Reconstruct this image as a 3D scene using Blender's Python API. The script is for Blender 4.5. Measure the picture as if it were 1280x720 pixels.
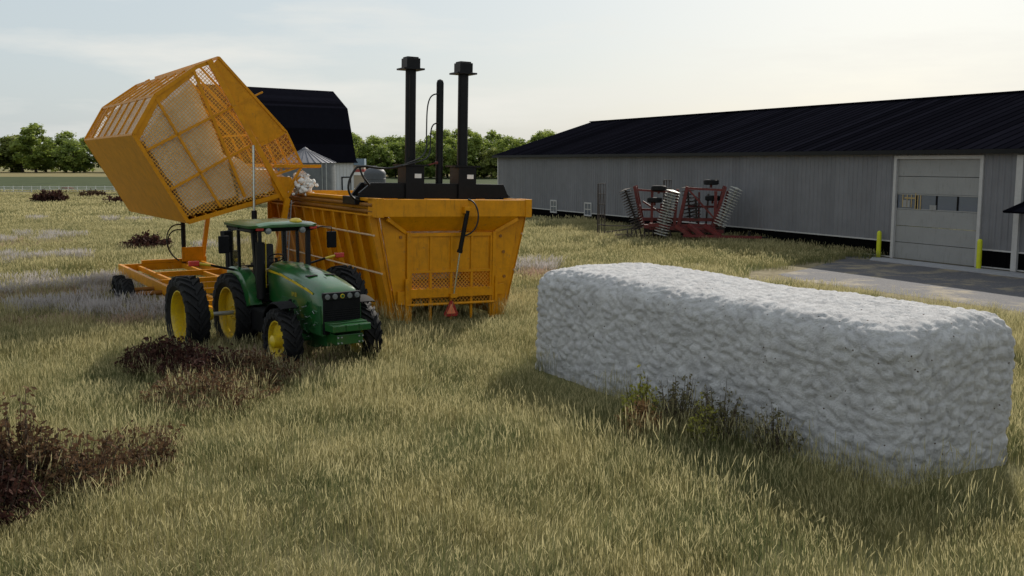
import bpy, math, random
import numpy as np
from mathutils import Vector, Matrix, noise

for o in list(bpy.data.objects): bpy.data.objects.remove(o)
SC = bpy.context.scene
COL = SC.collection
R = math.radians

# ------------------------------------------------------------------ camera
CAM_H = 4.5
PITCH = math.atan(158/1250)
cd = bpy.data.cameras.new('camera'); cam = bpy.data.objects.new('camera', cd); COL.objects.link(cam)
cam.location = (0, 0, CAM_H); cam.rotation_euler = (R(90)-PITCH, 0, 0)
cd.sensor_width = 36; cd.lens = 36*1250/1280; cd.clip_end = 4000; cd.clip_start = 0.1
SC.camera = cam
SC.render.resolution_x = 1024; SC.render.resolution_y = 576

# ------------------------------------------------------------------ light
SUN_AZ = R(23.5)      # to the right of straight ahead
SUN_EL = R(32)
w = bpy.data.worlds.new('World'); SC.world = w; w.use_nodes = True
nt = w.node_tree; nt.nodes.clear()
def N(t, **k):
    n = nt.nodes.new(t)
    for a, b in k.items(): setattr(n, a, b)
    return n
sky = N('ShaderNodeTexSky', sky_type='NISHITA', sun_disc=False, sun_elevation=SUN_EL, sun_rotation=SUN_AZ)
sky.air_density = 1.0; sky.dust_density = 2.2; sky.ozone_density = 1.0
bgn = N('ShaderNodeBackground'); bgn.inputs['Strength'].default_value = 0.078
out = N('ShaderNodeOutputWorld')
tc = N('ShaderNodeTexCoord')
mp = N('ShaderNodeMapping'); mp.inputs['Scale'].default_value = (1.1, 1.1, 6.5)
nz = N('ShaderNodeTexNoise'); nz.inputs['Scale'].default_value = 3.4; nz.inputs['Detail'].default_value = 7; nz.inputs['Roughness'].default_value = .58
cr = N('ShaderNodeValToRGB'); cr.color_ramp.elements[0].position = .45; cr.color_ramp.elements[1].position = .72
cr.color_ramp.elements[1].color = (.75, .75, .75, 1)
mx = N('ShaderNodeMixRGB'); mx.inputs['Color2'].default_value = (10.4, 10.2, 9.5, 1)
veil = N('ShaderNodeMixRGB'); veil.inputs['Fac'].default_value = .70; veil.inputs['Color2'].default_value = (7.7, 8.7, 9.2, 1)
L = nt.links.new
L(tc.outputs['Generated'], mp.inputs['Vector']); L(mp.outputs[0], nz.inputs['Vector']); L(nz.outputs['Fac'], cr.inputs[0])
L(sky.outputs[0], veil.inputs['Color1']); L(veil.outputs[0], mx.inputs['Color1']); L(cr.outputs[0], mx.inputs['Fac'])
L(mx.outputs[0], bgn.inputs['Color']); L(bgn.outputs[0], out.inputs[0])

sd = bpy.data.lights.new('sun', 'SUN'); so = bpy.data.objects.new('sun', sd); COL.objects.link(so)
sd.energy = 4.3; sd.angle = R(0.7); sd.color = (1, .93, .82)
sdir = Vector((math.sin(SUN_AZ)*math.cos(SUN_EL), math.cos(SUN_AZ)*math.cos(SUN_EL), math.sin(SUN_EL)))
so.rotation_euler = sdir.to_track_quat('Z', 'Y').to_euler(); so.location = (20, 40, 60)
SC.view_settings.view_transform = 'Standard'; SC.view_settings.look = 'None'
SC.view_settings.exposure = 0.10; SC.view_settings.gamma = 1
SC.view_settings.use_curve_mapping = False

# ------------------------------------------------------------------ materials
def mat(name, col, rough=.6, metal=0, var=.12, scale=6, bump=0, bscale=40, col2=None, spec=.4, coat=0, dirt=None, dirt_amt=.4, trans=0):
    m = bpy.data.materials.new(name); m.use_nodes = True
    t = m.node_tree; p = t.nodes['Principled BSDF']; o = t.nodes['Material Output']
    c = t.nodes.new('ShaderNodeTexCoord'); n = t.nodes.new('ShaderNodeTexNoise')
    n.inputs['Scale'].default_value = scale; n.inputs['Detail'].default_value = 6; n.inputs['Roughness'].default_value = .62
    t.links.new(c.outputs['Object'], n.inputs['Vector'])
    r = t.nodes.new('ShaderNodeValToRGB'); a = [x*(1-var) for x in col]; b = list(col2) if col2 else [min(1, x*(1+var)) for x in col]
    r.color_ramp.elements[0].position = .35; r.color_ramp.elements[1].position = .68
    r.color_ramp.elements[0].color = (*a, 1); r.color_ramp.elements[1].color = (*b, 1)
    t.links.new(n.outputs['Fac'], r.inputs[0]); last = r.outputs[0]
    if dirt:
        n2 = t.nodes.new('ShaderNodeTexNoise'); n2.inputs['Scale'].default_value = scale*.6+1.5; n2.inputs['Detail'].default_value = 9; n2.inputs['Roughness'].default_value = .75
        t.links.new(c.outputs['Object'], n2.inputs['Vector'])
        r2 = t.nodes.new('ShaderNodeValToRGB'); r2.color_ramp.elements[0].position = .5; r2.color_ramp.elements[1].position = .72
        r2.color_ramp.elements[1].color = (dirt_amt,)*3+(1,)
        t.links.new(n2.outputs['Fac'], r2.inputs[0])
        x = t.nodes.new('ShaderNodeMixRGB'); x.inputs['Color2'].default_value = (*dirt, 1)
        t.links.new(r2.outputs[0], x.inputs['Fac']); t.links.new(last, x.inputs['Color1']); last = x.outputs[0]
    t.links.new(last, p.inputs['Base Color'])
    p.inputs['Roughness'].default_value = rough; p.inputs['Metallic'].default_value = metal
    p.inputs['Specular IOR Level'].default_value = spec
    if coat: p.inputs['Coat Weight'].default_value = coat; p.inputs['Coat Roughness'].default_value = .15
    if bump:
        n3 = t.nodes.new('ShaderNodeTexNoise'); n3.inputs['Scale'].default_value = bscale; n3.inputs['Detail'].default_value = 5
        t.links.new(c.outputs['Object'], n3.inputs['Vector'])
        bp = t.nodes.new('ShaderNodeBump'); bp.inputs['Strength'].default_value = bump; bp.inputs['Distance'].default_value = .03
        t.links.new(n3.outputs['Fac'], bp.inputs['Height']); t.links.new(bp.outputs[0], p.inputs['Normal'])
    if trans:
        tr = t.nodes.new('ShaderNodeBsdfTranslucent'); ms = t.nodes.new('ShaderNodeMixShader'); ms.inputs[0].default_value = trans
        t.links.new(last, tr.inputs[0]); t.links.new(p.outputs[0], ms.inputs[1]); t.links.new(tr.outputs[0], ms.inputs[2])
        t.links.new(ms.outputs[0], o.inputs[0])
    return m

def mesh_mat(name, col, ax, pitch, wire):
    """welded wire / expanded metal screen: open diamonds between strands"""
    m = bpy.data.materials.new(name); m.use_nodes = True
    t = m.node_tree; p = t.nodes['Principled BSDF']; o = t.nodes['Material Output']
    p.inputs['Base Color'].default_value = (*col, 1); p.inputs['Roughness'].default_value = .6
    c = t.nodes.new('ShaderNodeTexCoord'); s = t.nodes.new('ShaderNodeSeparateXYZ'); t.links.new(c.outputs['Object'], s.inputs[0])
    def M(op, a, b=None):
        n = t.nodes.new('ShaderNodeMath'); n.operation = op
        for i, v in enumerate((a, b)):
            if v is None: continue
            if isinstance(v, (int, float)): n.inputs[i].default_value = v
            else: t.links.new(v, n.inputs[i])
        return n.outputs[0]
    u, v = s.outputs[ax[0]], s.outputs[ax[1]]
    k = 1/pitch
    a = M('LESS_THAN', M('FRACT', M('MULTIPLY', M('ADD', u, v), k)), wire)
    b = M('LESS_THAN', M('FRACT', M('MULTIPLY', M('SUBTRACT', u, v), k)), wire)
    f = M('MAXIMUM', a, b)
    tr = t.nodes.new('ShaderNodeBsdfTransparent'); ms = t.nodes.new('ShaderNodeMixShader')
    t.links.new(f, ms.inputs[0]); t.links.new(tr.outputs[0], ms.inputs[1]); t.links.new(p.outputs[0], ms.inputs[2])
    t.links.new(ms.outputs[0], o.inputs[0])
    return m

ORANGE = (.60, .245, .002)
M = {}
M['orange'] = mat('orange_paint', ORANGE, .42, var=.1, scale=3, dirt=(.24, .095, .004), dirt_amt=.45, spec=.22)
M['orange_dark'] = mat('orange_primer', (.25, .10, .01), .6, var=.15, scale=3, dirt=(.08, .04, .015))
def weather(m, col, amt, sc=(9, 9, .7), lo=.56, hi=.74):
    t = m.node_tree; p = t.nodes['Principled BSDF']; src = p.inputs['Base Color'].links[0].from_socket
    c = t.nodes.new('ShaderNodeTexCoord'); mpn = t.nodes.new('ShaderNodeMapping'); mpn.inputs['Scale'].default_value = sc
    n = t.nodes.new('ShaderNodeTexNoise'); n.inputs['Scale'].default_value = 1.6; n.inputs['Detail'].default_value = 10; n.inputs['Roughness'].default_value = .72
    t.links.new(c.outputs['Object'], mpn.inputs[0]); t.links.new(mpn.outputs[0], n.inputs['Vector'])
    rr = t.nodes.new('ShaderNodeMapRange'); rr.inputs['From Min'].default_value = lo; rr.inputs['From Max'].default_value = hi; rr.inputs['To Max'].default_value = amt
    t.links.new(n.outputs['Fac'], rr.inputs[0]); x = t.nodes.new('ShaderNodeMixRGB'); x.inputs['Color2'].default_value = (*col, 1)
    t.links.new(rr.outputs[0], x.inputs['Fac']); t.links.new(src, x.inputs['Color1']); t.links.new(x.outputs[0], p.inputs['Base Color'])
weather(M['orange'], (.14, .05, .008), .75)
weather(M['orange'], (.20, .11, .04), .7, (3, 3, 3), .60, .70)
M['screen'] = mesh_mat('orange_screen', (.72, .36, .03), ('X', 'Z'), .12, .23)
M['screen_fine'] = mesh_mat('door_screen', (.60, .26, .01), ('X', 'Z'), .11, .24)
M['lattice'] = mesh_mat('orange_lattice', (.60, .25, .008), ('X', 'Z'), .17, .26)
M['screen_side'] = mesh_mat('side_screen', (.60, .25, .008), ('Y', 'Z'), .14, .18)
M['black'] = mat('black_paint', (.005, .005, .006), .45, var=.3, scale=8, spec=.2)
M['black_matte'] = mat('black_matte', (.006, .006, .007), .8, var=.3, spec=.15)
M['rubber'] = mat('rubber', (.007, .007, .008), .75, var=.3, scale=12, dirt=(.03, .026, .02), dirt_amt=.35, spec=.25, bump=.15)
M['hose'] = mat('hose_rubber', (.008, .008, .008), .5, var=.2)
M['green'] = mat('green_paint', (.010, .085, .017), .28, var=.08, scale=4, dirt=(.05, .07, .03), dirt_amt=.25, coat=.6)
M['green_dark'] = mat('green_frame', (.010, .075, .018), .5, var=.15, dirt=(.03, .04, .02))
M['yellow'] = mat('yellow_paint', (.62, .44, .010), .4, var=.08, scale=6, dirt=(.25, .19, .06), dirt_amt=.35, coat=.3)
M['chrome'] = mat('rod_steel', (.55, .57, .52), .25, metal=.9, var=.08)
M['galv'] = mat('galvanised', (.34, .36, .36), .45, metal=.45, var=.12, scale=3)
M['red_lens'] = mat('red_lens', (.45, .03, .02), .25, var=.1)
M['smv_red'] = mat('smv_border', (.30, .012, .010), .5, var=.1)
M['smv_orange'] = mat('smv_face', (.80, .22, .10), .6, var=.1)
weather(M['green'], (.10, .09, .05), .45, (2, 2, 3), .50, .75)
weather(M['yellow'], (.16, .12, .05), .6, (4, 4, 4), .48, .70)
M['lens'] = mat('clear_lens', (.14, .15, .15), .15, var=.1, spec=.8)
M['white'] = mat('white_paint', (.72, .72, .70), .5, var=.06)
M['seat'] = mat('seat_cloth', (.03, .03, .035), .9, var=.2)
M['harrow'] = mat('harrow_red', (.11, .010, .009), .5, var=.25, scale=5, dirt=(.10, .06, .045), dirt_amt=.6)
M['disc_steel'] = mat('disc_steel', (.42, .41, .37), .55, metal=.15, var=.25, scale=9)
M['rust'] = mat('rusty_steel', (.055, .042, .036), .75, var=.35, scale=10)
M['bollard'] = mat('bollard_yellow', (.50, .52, .01), .45, var=.08, scale=5)
M['wall'] = mat('grey_steel_wall', (.165, .166, .178), .6, var=.07, scale=1.2, spec=.25)
M['wainscot'] = mat('black_wainscot', (.003, .003, .003), .9, var=.2, spec=.03)
M['roof'] = mat('black_steel_roof', (.0065, .0065, .010), .9, var=.1, scale=1.5, spec=0)
M['trim'] = mat('light_trim', (.42, .41, .40), .5, var=.06)
M['door'] = mat('door_panel', (.25, .25, .245), .55, var=.05, scale=1.5)
M['conc'] = mat('concrete', (.30, .30, .32), .85, var=.12, scale=3, bump=.2)
M['soil_base'] = mat('foundation', (.10, .09, .07), .9, var=.2)
weather(M['wall'], (.10, .095, .09), .5, (6, 6, .35), .5, .75)
weather(M['door'], (.11, .105, .09), .6, (5, 5, .8), .55, .75)
def panels(m, pitch, amt):
    t = m.node_tree; p = t.nodes['Principled BSDF']; src = p.inputs['Base Color'].links[0].from_socket
    c = t.nodes.new('ShaderNodeTexCoord'); sx = t.nodes.new('ShaderNodeSeparateXYZ'); t.links.new(c.outputs['Object'], sx.inputs[0])
    d = t.nodes.new('ShaderNodeMath'); d.operation = 'DIVIDE'; d.inputs[1].default_value = pitch; t.links.new(sx.outputs['Y'], d.inputs[0])
    f = t.nodes.new('ShaderNodeMath'); f.operation = 'FLOOR'; t.links.new(d.outputs[0], f.inputs[0])
    wn = t.nodes.new('ShaderNodeTexWhiteNoise'); wn.noise_dimensions = '1D'; t.links.new(f.outputs[0], wn.inputs['W'])
    mr = t.nodes.new('ShaderNodeMapRange'); mr.inputs['To Min'].default_value = 1-amt; mr.inputs['To Max'].default_value = 1+amt; t.links.new(wn.outputs['Value'], mr.inputs[0])
    vm = t.nodes.new('ShaderNodeVectorMath'); vm.operation = 'SCALE'; t.links.new(src, vm.inputs[0]); t.links.new(mr.outputs[0], vm.inputs['Scale']); t.links.new(vm.outputs[0], p.inputs['Base Color'])
panels(M['wall'], .9, .07); panels(M['roof'], .6, .35)
M['barnwhite'] = mat('barn_white', (.48, .49, .51), .6, var=.06, scale=2)
M['bin_steel'] = mat('bin_steel', (.13, .14, .15), .6, metal=.1, var=.12, scale=2)
M['bin_roof'] = mat('bin_roof', (.15, .15, .17), .6, metal=.1, var=.12, scale=2)
M['tank'] = mat('grey_tank', (.07, .075, .085), .6, var=.08)
M['brick'] = mat('tan_board', (.32, .27, .20), .8, var=.1)
M['blueband'] = mat('faded_blue', (.16, .22, .28), .6, var=.2)
M['redband'] = mat('red_band', (.30, .05, .045), .6, var=.2)
M['fencewhite'] = mat('fence_white', (.60, .60, .57), .6, var=.05)
M['bark'] = mat('bark', (.07, .055, .04), .9, var=.3, scale=2)
M['calf'] = mat('brown_hide', (.20, .09, .045), .8, var=.2)
M['leafA'] = mat('leaf_a', (.17, .25, .045), .6, var=.35, scale=.25, col2=(.36, .42, .08), trans=.5)
M['leafB'] = mat('leaf_b', (.14, .22, .04), .6, var=.35, scale=.3, col2=(.30, .36, .07), trans=.48)
M['leafC'] = mat('leaf_c', (.17, .21, .045), .6, var=.35, scale=.25, col2=(.31, .34, .075), trans=.5)
M['maroon'] = mat('maroon_leaf', (.030, .012, .012), .8, var=.4, scale=7, col2=(.10, .045, .032), trans=.25, spec=.1)
M['brownleaf'] = mat('brown_leaf', (.07, .04, .024), .8, var=.35, scale=7, col2=(.20, .115, .06), trans=.3, spec=.1)
M['olive'] = mat('olive_leaf', (.13, .13, .05), .7, var=.35, scale=3, col2=(.24, .20, .10), trans=.35)
M['yellowleaf'] = mat('yellow_leaf', (.30, .30, .045), .6, var=.3, scale=4, col2=(.42, .40, .07), trans=.3)
M['dryleaf'] = mat('dry_leaf', (.35, .18, .07), .7, var=.3, scale=5, col2=(.45, .27, .12), trans=.25)
M['twig'] = mat('twig', (.07, .05, .035), .9, var=.3)

def window_glass(name):
    m = bpy.data.materials.new(name); m.use_nodes = True; p = m.node_tree.nodes['Principled BSDF']
    p.inputs['Base Color'].default_value = (.10, .12, .16, 1); p.inputs['Roughness'].default_value = .06
    p.inputs['Specular IOR Level'].default_value = .8
    return m
M['winglass'] = window_glass('window_glass')
def cab_glass():
    m = bpy.data.materials.new('cab_glass'); m.use_nodes = True; t = m.node_tree; o = t.nodes['Material Output']
    g = t.nodes.new('ShaderNodeBsdfGlossy'); g.inputs['Roughness'].default_value = .03; g.inputs[0].default_value = (.8, .8, .8, 1)
    tr = t.nodes.new('ShaderNodeBsdfTransparent'); tr.inputs[0].default_value = (.92, .91, .89, 1)
    fr = t.nodes.new('ShaderNodeFresnel'); fr.inputs[0].default_value = 1.18
    ms = t.nodes.new('ShaderNodeMixShader'); t.links.new(fr.outputs[0], ms.inputs[0]); t.links.new(tr.outputs[0], ms.inputs[1]); t.links.new(g.outputs[0], ms.inputs[2])
    t.links.new(ms.outputs[0], o.inputs[0]); return m
M['glass'] = cab_glass()

def cotton_mat(name, c0, c1, specks=True):
    m = bpy.data.materials.new(name); m.use_nodes = True; t = m.node_tree; p = t.nodes['Principled BSDF']
    c = t.nodes.new('ShaderNodeTexCoord'); n = t.nodes.new('ShaderNodeTexNoise'); n.inputs['Scale'].default_value = 3.5; n.inputs['Detail'].default_value = 8; n.inputs['Roughness'].default_value = .65
    t.links.new(c.outputs['Object'], n.inputs['Vector'])
    r = t.nodes.new('ShaderNodeValToRGB'); r.color_ramp.elements[0].position = .36; r.color_ramp.elements[1].position = .62
    r.color_ramp.elements[0].color = (*c0, 1); r.color_ramp.elements[1].color = (*c1, 1)
    t.links.new(n.outputs['Fac'], r.inputs[0])
    v = t.nodes.new('ShaderNodeTexVoronoi'); v.inputs['Scale'].default_value = 5.5; t.links.new(c.outputs['Object'], v.inputs['Vector'])
    lt = t.nodes.new('ShaderNodeMath'); lt.operation = 'LESS_THAN'; lt.inputs[1].default_value = .075; t.links.new(v.outputs['Distance'], lt.inputs[0])
    x = t.nodes.new('ShaderNodeMixRGB'); x.inputs['Color2'].default_value = (.10, .07, .05, 1)
    t.links.new(lt.outputs[0], x.inputs['Fac']) if specks else setattr(x.inputs['Fac'], 'default_value', 0)
    t.links.new(r.outputs[0], x.inputs['Color1']); t.links.new(x.outputs[0], p.inputs['Base Color'])
    p.inputs['Roughness'].default_value = .95; p.inputs['Specular IOR Level'].default_value = .1
    n3 = t.nodes.new('ShaderNodeTexNoise'); n3.inputs['Scale'].default_value = 28; n3.inputs['Detail'].default_value = 6; n3.inputs['Roughness'].default_value = .7
    t.links.new(c.outputs['Object'], n3.inputs['Vector'])
    bp = t.nodes.new('ShaderNodeBump'); bp.inputs['Strength'].default_value = .9; bp.inputs['Distance'].default_value = .06
    t.links.new(n3.outputs['Fac'], bp.inputs['Height']); t.links.new(bp.outputs[0], p.inputs['Normal'])
    return m
M['cotton'] = cotton_mat('module_cotton', (.50, .49, .495), (.65, .64, .645))
M['cotton_load'] = cotton_mat('loose_cotton', (.68, .62, .53), (.86, .81, .72), False)

# ------------------------------------------------------------------ mesh builder
class MB:
    def __init__(s, xf=None): s.v = []; s.f = []; s.xf = xf or Matrix()
    def add(s, vs, fs):
        b = len(s.v); s.v += [tuple(s.xf @ Vector(p)) for p in vs]; s.f += [tuple(b+i for i in f) for f in fs]; return s
    def box(s, x0, x1, y0, y1, z0, z1):
        return s.add([(x0,y0,z0),(x1,y0,z0),(x1,y1,z0),(x0,y1,z0),(x0,y0,z1),(x1,y0,z1),(x1,y1,z1),(x0,y1,z1)],
                     [(0,3,2,1),(4,5,6,7),(0,1,5,4),(1,2,6,5),(2,3,7,6),(3,0,4,7)])
    def bar(s, p, q, w, h, up=(0,0,1)):
        p, q = Vector(p), Vector(q); d = (q-p).normalized(); u = Vector(up)
        if abs(d.dot(u)) > .98: u = Vector((0,1,0))
        a = d.cross(u).normalized(); b = a.cross(d).normalized(); a *= w/2; b *= h/2
        vs = [p-a-b, p+a-b, p+a+b, p-a+b, q-a-b, q+a-b, q+a+b, q-a+b]
        return s.add(vs, [(0,3,2,1),(4,5,6,7),(0,1,5,4),(1,2,6,5),(2,3,7,6),(3,0,4,7)])
    def tube(s, pts, r, n=8, cap=True):
        pts = [Vector(p) for p in pts]; rs = r if isinstance(r, (list, tuple)) else [r]*len(pts)
        vs = []; fs = []; prev = None
        for i, p in enumerate(pts):
            d = (pts[min(i+1, len(pts)-1)]-pts[max(i-1, 0)]).normalized()
            if prev is None:
                a = d.orthogonal().normalized()
            else:
                a = (prev - d*prev.dot(d)).normalized()
            prev = a; b = d.cross(a)
            for k in range(n):
                t = 2*math.pi*k/n; vs.append(p+(a*math.cos(t)+b*math.sin(t))*rs[i])
        for i in range(len(pts)-1):
            for k in range(n):
                k2 = (k+1) % n; fs.append((i*n+k, i*n+k2, (i+1)*n+k2, (i+1)*n+k))
        if cap: fs += [tuple(range(n))[::-1], tuple((len(pts)-1)*n+k for k in range(n))]
        return s.add(vs, fs)
    def lathe(s, prof, c=(0,0,0), axis='Y', n=32, closed=False):
        """prof: (axial, radius)"""
        vs = []; fs = []
        for (a, r) in prof:
            for k in range(n):
                t = 2*math.pi*k/n; x, y = r*math.cos(t), r*math.sin(t)
                p = {'Y': (x, a, y), 'Z': (x, y, a), 'X': (a, x, y)}[axis]
                vs.append((p[0]+c[0], p[1]+c[1], p[2]+c[2]))
        m = len(prof)
        for i in range(m if closed else m-1):
            j = (i+1) % m
            for k in range(n):
                k2 = (k+1) % n; fs.append((i*n+k, i*n+k2, j*n+k2, j*n+k))
        if not closed:
            if prof[0][1] > 0: fs.append(tuple(range(n))[::-1])
            if prof[-1][1] > 0: fs.append(tuple((m-1)*n+k for k in range(n)))
        return s.add(vs, fs)
    def prism(s, poly, a0, a1, axis='Y'):
        """poly in the two other axes; extruded from a0 to a1"""
        def P(u, v, a): return {'Y': (u, a, v), 'Z': (u, v, a), 'X': (a, u, v)}[axis]
        n = len(poly); vs = [P(u, v, a0) for u, v in poly]+[P(u, v, a1) for u, v in poly]
        fs = [tuple(range(n))[::-1], tuple(range(n, 2*n))]+[(i, (i+1) % n, n+(i+1) % n, n+i) for i in range(n)]
        return s.add(vs, fs)
    def slab(s, quad, th):
        """a plate of thickness th from a planar polygon of 3D points"""
        q = [Vector(p) for p in quad]; nn = (q[1]-q[0]).cross(q[2]-q[0]).normalized()*th; n = len(q)
        return s.add(q+[p+nn for p in q], [tuple(range(n))[::-1], tuple(range(n, 2*n))]+[(i, (i+1) % n, n+(i+1) % n, n+i) for i in range(n)])
    def loft(s, secs, cap=True):
        n = len(secs[0]); vs = [p for q in secs for p in q]; fs = []
        for i in range(len(secs)-1):
            for k in range(n):
                k2 = (k+1) % n; fs.append((i*n+k, i*n+k2, (i+1)*n+k2, (i+1)*n+k))
        if cap: fs += [tuple(range(n))[::-1], tuple((len(secs)-1)*n+k for k in range(n))]
        return s.add(vs, fs)
    def build(s, name, m, parent=None, bevel=0, smooth=False, label=None, loc=None, fix=True):
        me = bpy.data.meshes.new(name); me.from_pydata(s.v, [], s.f); me.update()
        if fix:
            import bmesh
            bm = bmesh.new(); bm.from_mesh(me); bmesh.ops.recalc_face_normals(bm, faces=bm.faces); bm.to_mesh(me); bm.free()
        me.materials.append(M[m] if isinstance(m, str) else m)
        o = bpy.data.objects.new(name, me); COL.objects.link(o)
        if parent is not None: o.parent = parent
        if loc: o.location = loc
        if smooth:
            me.polygons.foreach_set('use_smooth', [True]*len(me.polygons)); me.update()
            try: me.set_sharp_from_angle(angle=R(38))
            except Exception: pass
        if bevel:
            b = o.modifiers.new('bevel', 'BEVEL'); b.width = bevel; b.segments = 2; b.limit_method = 'ANGLE'; b.angle_limit = R(40)
        if label: o['label'] = label
        return o

def tag(o, label, cat, group=None, kind=None):
    if kind: o['kind'] = kind
    if label: o['label'] = label
    if cat: o['category'] = cat
    if group: o['group'] = group
    return o
def thing(name, label, cat, loc=(0,0,0), rz=0, group=None, rx=0, ry=0):
    o = bpy.data.objects.new(name, None); COL.objects.link(o); o.empty_display_size = .3
    o.location = loc; o.rotation_euler = (rx, ry, rz); return tag(o, label, cat, group)
def copy_tree(o, parent=None):
    c = o.copy(); COL.objects.link(c)
    if parent is not None: c.parent = parent
    for ch in list(o.children): copy_tree(ch, c)
    return c
def arc_pts(p, q, sag, n=10):
    p, q = Vector(p), Vector(q); return [p.lerp(q, i/n)+Vector((0, 0, -sag*4*(i/n)*(1-i/n))) for i in range(n+1)]
def bez(p0, p1, p2, p3, n=14):
    p0, p1, p2, p3 = map(Vector, (p0, p1, p2, p3)); r = []
    for i in range(n+1):
        t = i/n; r.append(p0*(1-t)**3+p1*3*t*(1-t)**2+p2*3*t*t*(1-t)+p3*t**3)
    return r

# ------------------------------------------------------------------ ground
def ground_mat():
    m = bpy.data.materials.new('dry_ground'); m.use_nodes = True; t = m.node_tree; p = t.nodes['Principled BSDF']
    c = t.nodes.new('ShaderNodeTexCoord')
    def nz(s, d=8):
        n = t.nodes.new('ShaderNodeTexNoise'); n.inputs['Scale'].default_value = s; n.inputs['Detail'].default_value = d; n.inputs['Roughness'].default_value = .65
        t.links.new(c.outputs['Object'], n.inputs['Vector']); return n.outputs['Fac']
    r = t.nodes.new('ShaderNodeValToRGB'); r.color_ramp.elements[0].position = .35; r.color_ramp.elements[1].position = .65
    r.color_ramp.elements[0].color = (.14, .125, .06, 1); r.color_ramp.elements[1].color = (.23, .20, .10, 1)
    t.links.new(nz(.6), r.inputs[0])
    r2 = t.nodes.new('ShaderNodeValToRGB'); r2.color_ramp.elements[0].position = .45; r2.color_ramp.elements[1].position = .7
    t.links.new(nz(.06, 4), r2.inputs[0])
    x = t.nodes.new('ShaderNodeMixRGB'); x.inputs['Color2'].default_value = (.15, .165, .06, 1)
    t.links.new(r2.outputs[0], x.inputs['Fac']); t.links.new(r.outputs[0], x.inputs['Color1']); t.links.new(x.outputs[0], p.inputs['Base Color'])
    p.inputs['Roughness'].default_value = .95; p.inputs['Specular IOR Level'].default_value = .1
    b = t.nodes.new('ShaderNodeBump'); b.inputs['Strength'].default_value = .6; b.inputs['Distance'].default_value = .08
    t.links.new(nz(9), b.inputs['Height']); t.links.new(b.outputs[0], p.inputs['Normal'])
    return m
g = MB().add([(-1500,-60,0),(1500,-60,0),(1500,3000,0),(-1500,3000,0)], [(0,1,2,3)]).build('ground', ground_mat())
g['kind'] = 'structure'
def sheet(name, pts, z, m):
    o = MB().add([(x, y, z) for x, y in pts], [tuple(range(len(pts)))]).build(name, m); o['kind'] = 'structure'; return o
M['crop'] = mat('green_crop', (.050, .066, .032), .95, var=.2, scale=.15, spec=.05, col2=(.075, .090, .042))
M['stubble'] = mat('tan_stubble', (.20, .17, .085), .95, var=.15, scale=.1, spec=.05)
M['dirt'] = mat('dirt_track', (.27, .22, .15), .95, var=.15, scale=.5, spec=.05)
sheet('crop_field', [(-420,150),(-52,146),(60,152),(90,300),(-420,300)], .006, 'crop')
sheet('stubble_field', [(-900,301),(300,301),(500,480),(-900,480)], .006, 'stubble')
sheet('dirt_track', [(-20.6,140),(-14.5,140),(-24,190),(-35,215),(-46,235),(-52,235),(-42,215),(-31,190)], .012, 'dirt')

# asphalt yard beside the shed
def asphalt_mat():
    m = bpy.data.materials.new('asphalt'); m.use_nodes = True; t = m.node_tree; p = t.nodes['Principled BSDF']
    c = t.nodes.new('ShaderNodeTexCoord')
    def nz(s, d=8):
        n = t.nodes.new('ShaderNodeTexNoise'); n.inputs['Scale'].default_value = s; n.inputs['Detail'].default_value = d; n.inputs['Roughness'].default_value = .7
        t.links.new(c.outputs['Object'], n.inputs['Vector']); return n.outputs['Fac']
    r = t.nodes.new('ShaderNodeValToRGB'); r.color_ramp.elements[0].position = .3; r.color_ramp.elements[1].position = .7
    r.color_ramp.elements[0].color = (.035, .034, .042, 1); r.color_ramp.elements[1].color = (.12, .115, .125, 1)
    t.links.new(nz(14, 10), r.inputs[0])
    r2 = t.nodes.new('ShaderNodeValToRGB'); r2.color_ramp.elements[0].position = .50; r2.color_ramp.elements[1].position = .62
    t.links.new(nz(.5, 8), r2.inputs[0])
    x = t.nodes.new('ShaderNodeMixRGB'); x.inputs['Color2'].default_value = (.23, .19, .13, 1)
    t.links.new(r2.outputs[0], x.inputs['Fac']); t.links.new(r.outputs[0], x.inputs['Color1']); t.links.new(x.outputs[0], p.inputs['Base Color'])
    p.inputs['Roughness'].default_value = .9
    b = t.nodes.new('ShaderNodeBump'); b.inputs['Strength'].default_value = .5; b.inputs['Distance'].default_value = .02
    t.links.new(nz(60, 3), b.inputs['Height']); t.links.new(b.outputs[0], p.inputs['Normal'])
    return m
M['asphalt'] = asphalt_mat()
M['verge'] = mat('sandy_verge', (.20, .165, .10), .95, var=.2, scale=2.5, col2=(.28, .24, .16), spec=.05, bump=.4)
PA = Vector((1.6, 79.92, 0)); SD = Vector((.434, -.901, 0)); SN = Vector((-.901, -.434, 0))   # shed: along the wall towards the camera, outwards
def sh(t, o): p = PA+SD*t+SN*o; return (p.x, p.y)
VERGE = [sh(32.5, .1), sh(35.0, 1.3), sh(37.6, 6.7), sh(38.8, 9.8), sh(39.8, 12.2), sh(40.8, 13.0), sh(44, 11.9), sh(47, 11.2), sh(50, 11), sh(56, 11.2), sh(75, 12), sh(75, .1)]
YARD = [sh(33.8, .12), sh(35.8, 1.5), sh(38.9, 6.7), sh(40.0, 9.2), sh(42, 9.9), sh(46, 9.6), sh(50, 9.4), sh(56, 9.6), sh(75, 10), sh(75, .12)]
sheet('verge', VERGE, .008, 'verge')
sheet('yard', YARD, .013, 'asphalt')
a_ = MB(); P4 = [sh(37.3, 1.55), sh(36.2, .2), sh(75, .2), sh(75, 1.35)]
a_.prism([(x, y) for x, y in P4], .0, .05, 'Z').build('pavement', 'conc')['kind'] = 'structure'

# ------------------------------------------------------------------ machine shed
SHA = math.atan2(.434, .901)
shed = thing('machine_shed', 'long low machine shed with ribbed grey walls, black base band and black metal roof', 'shed', (1.6, 79.92, 0), SHA)
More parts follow.
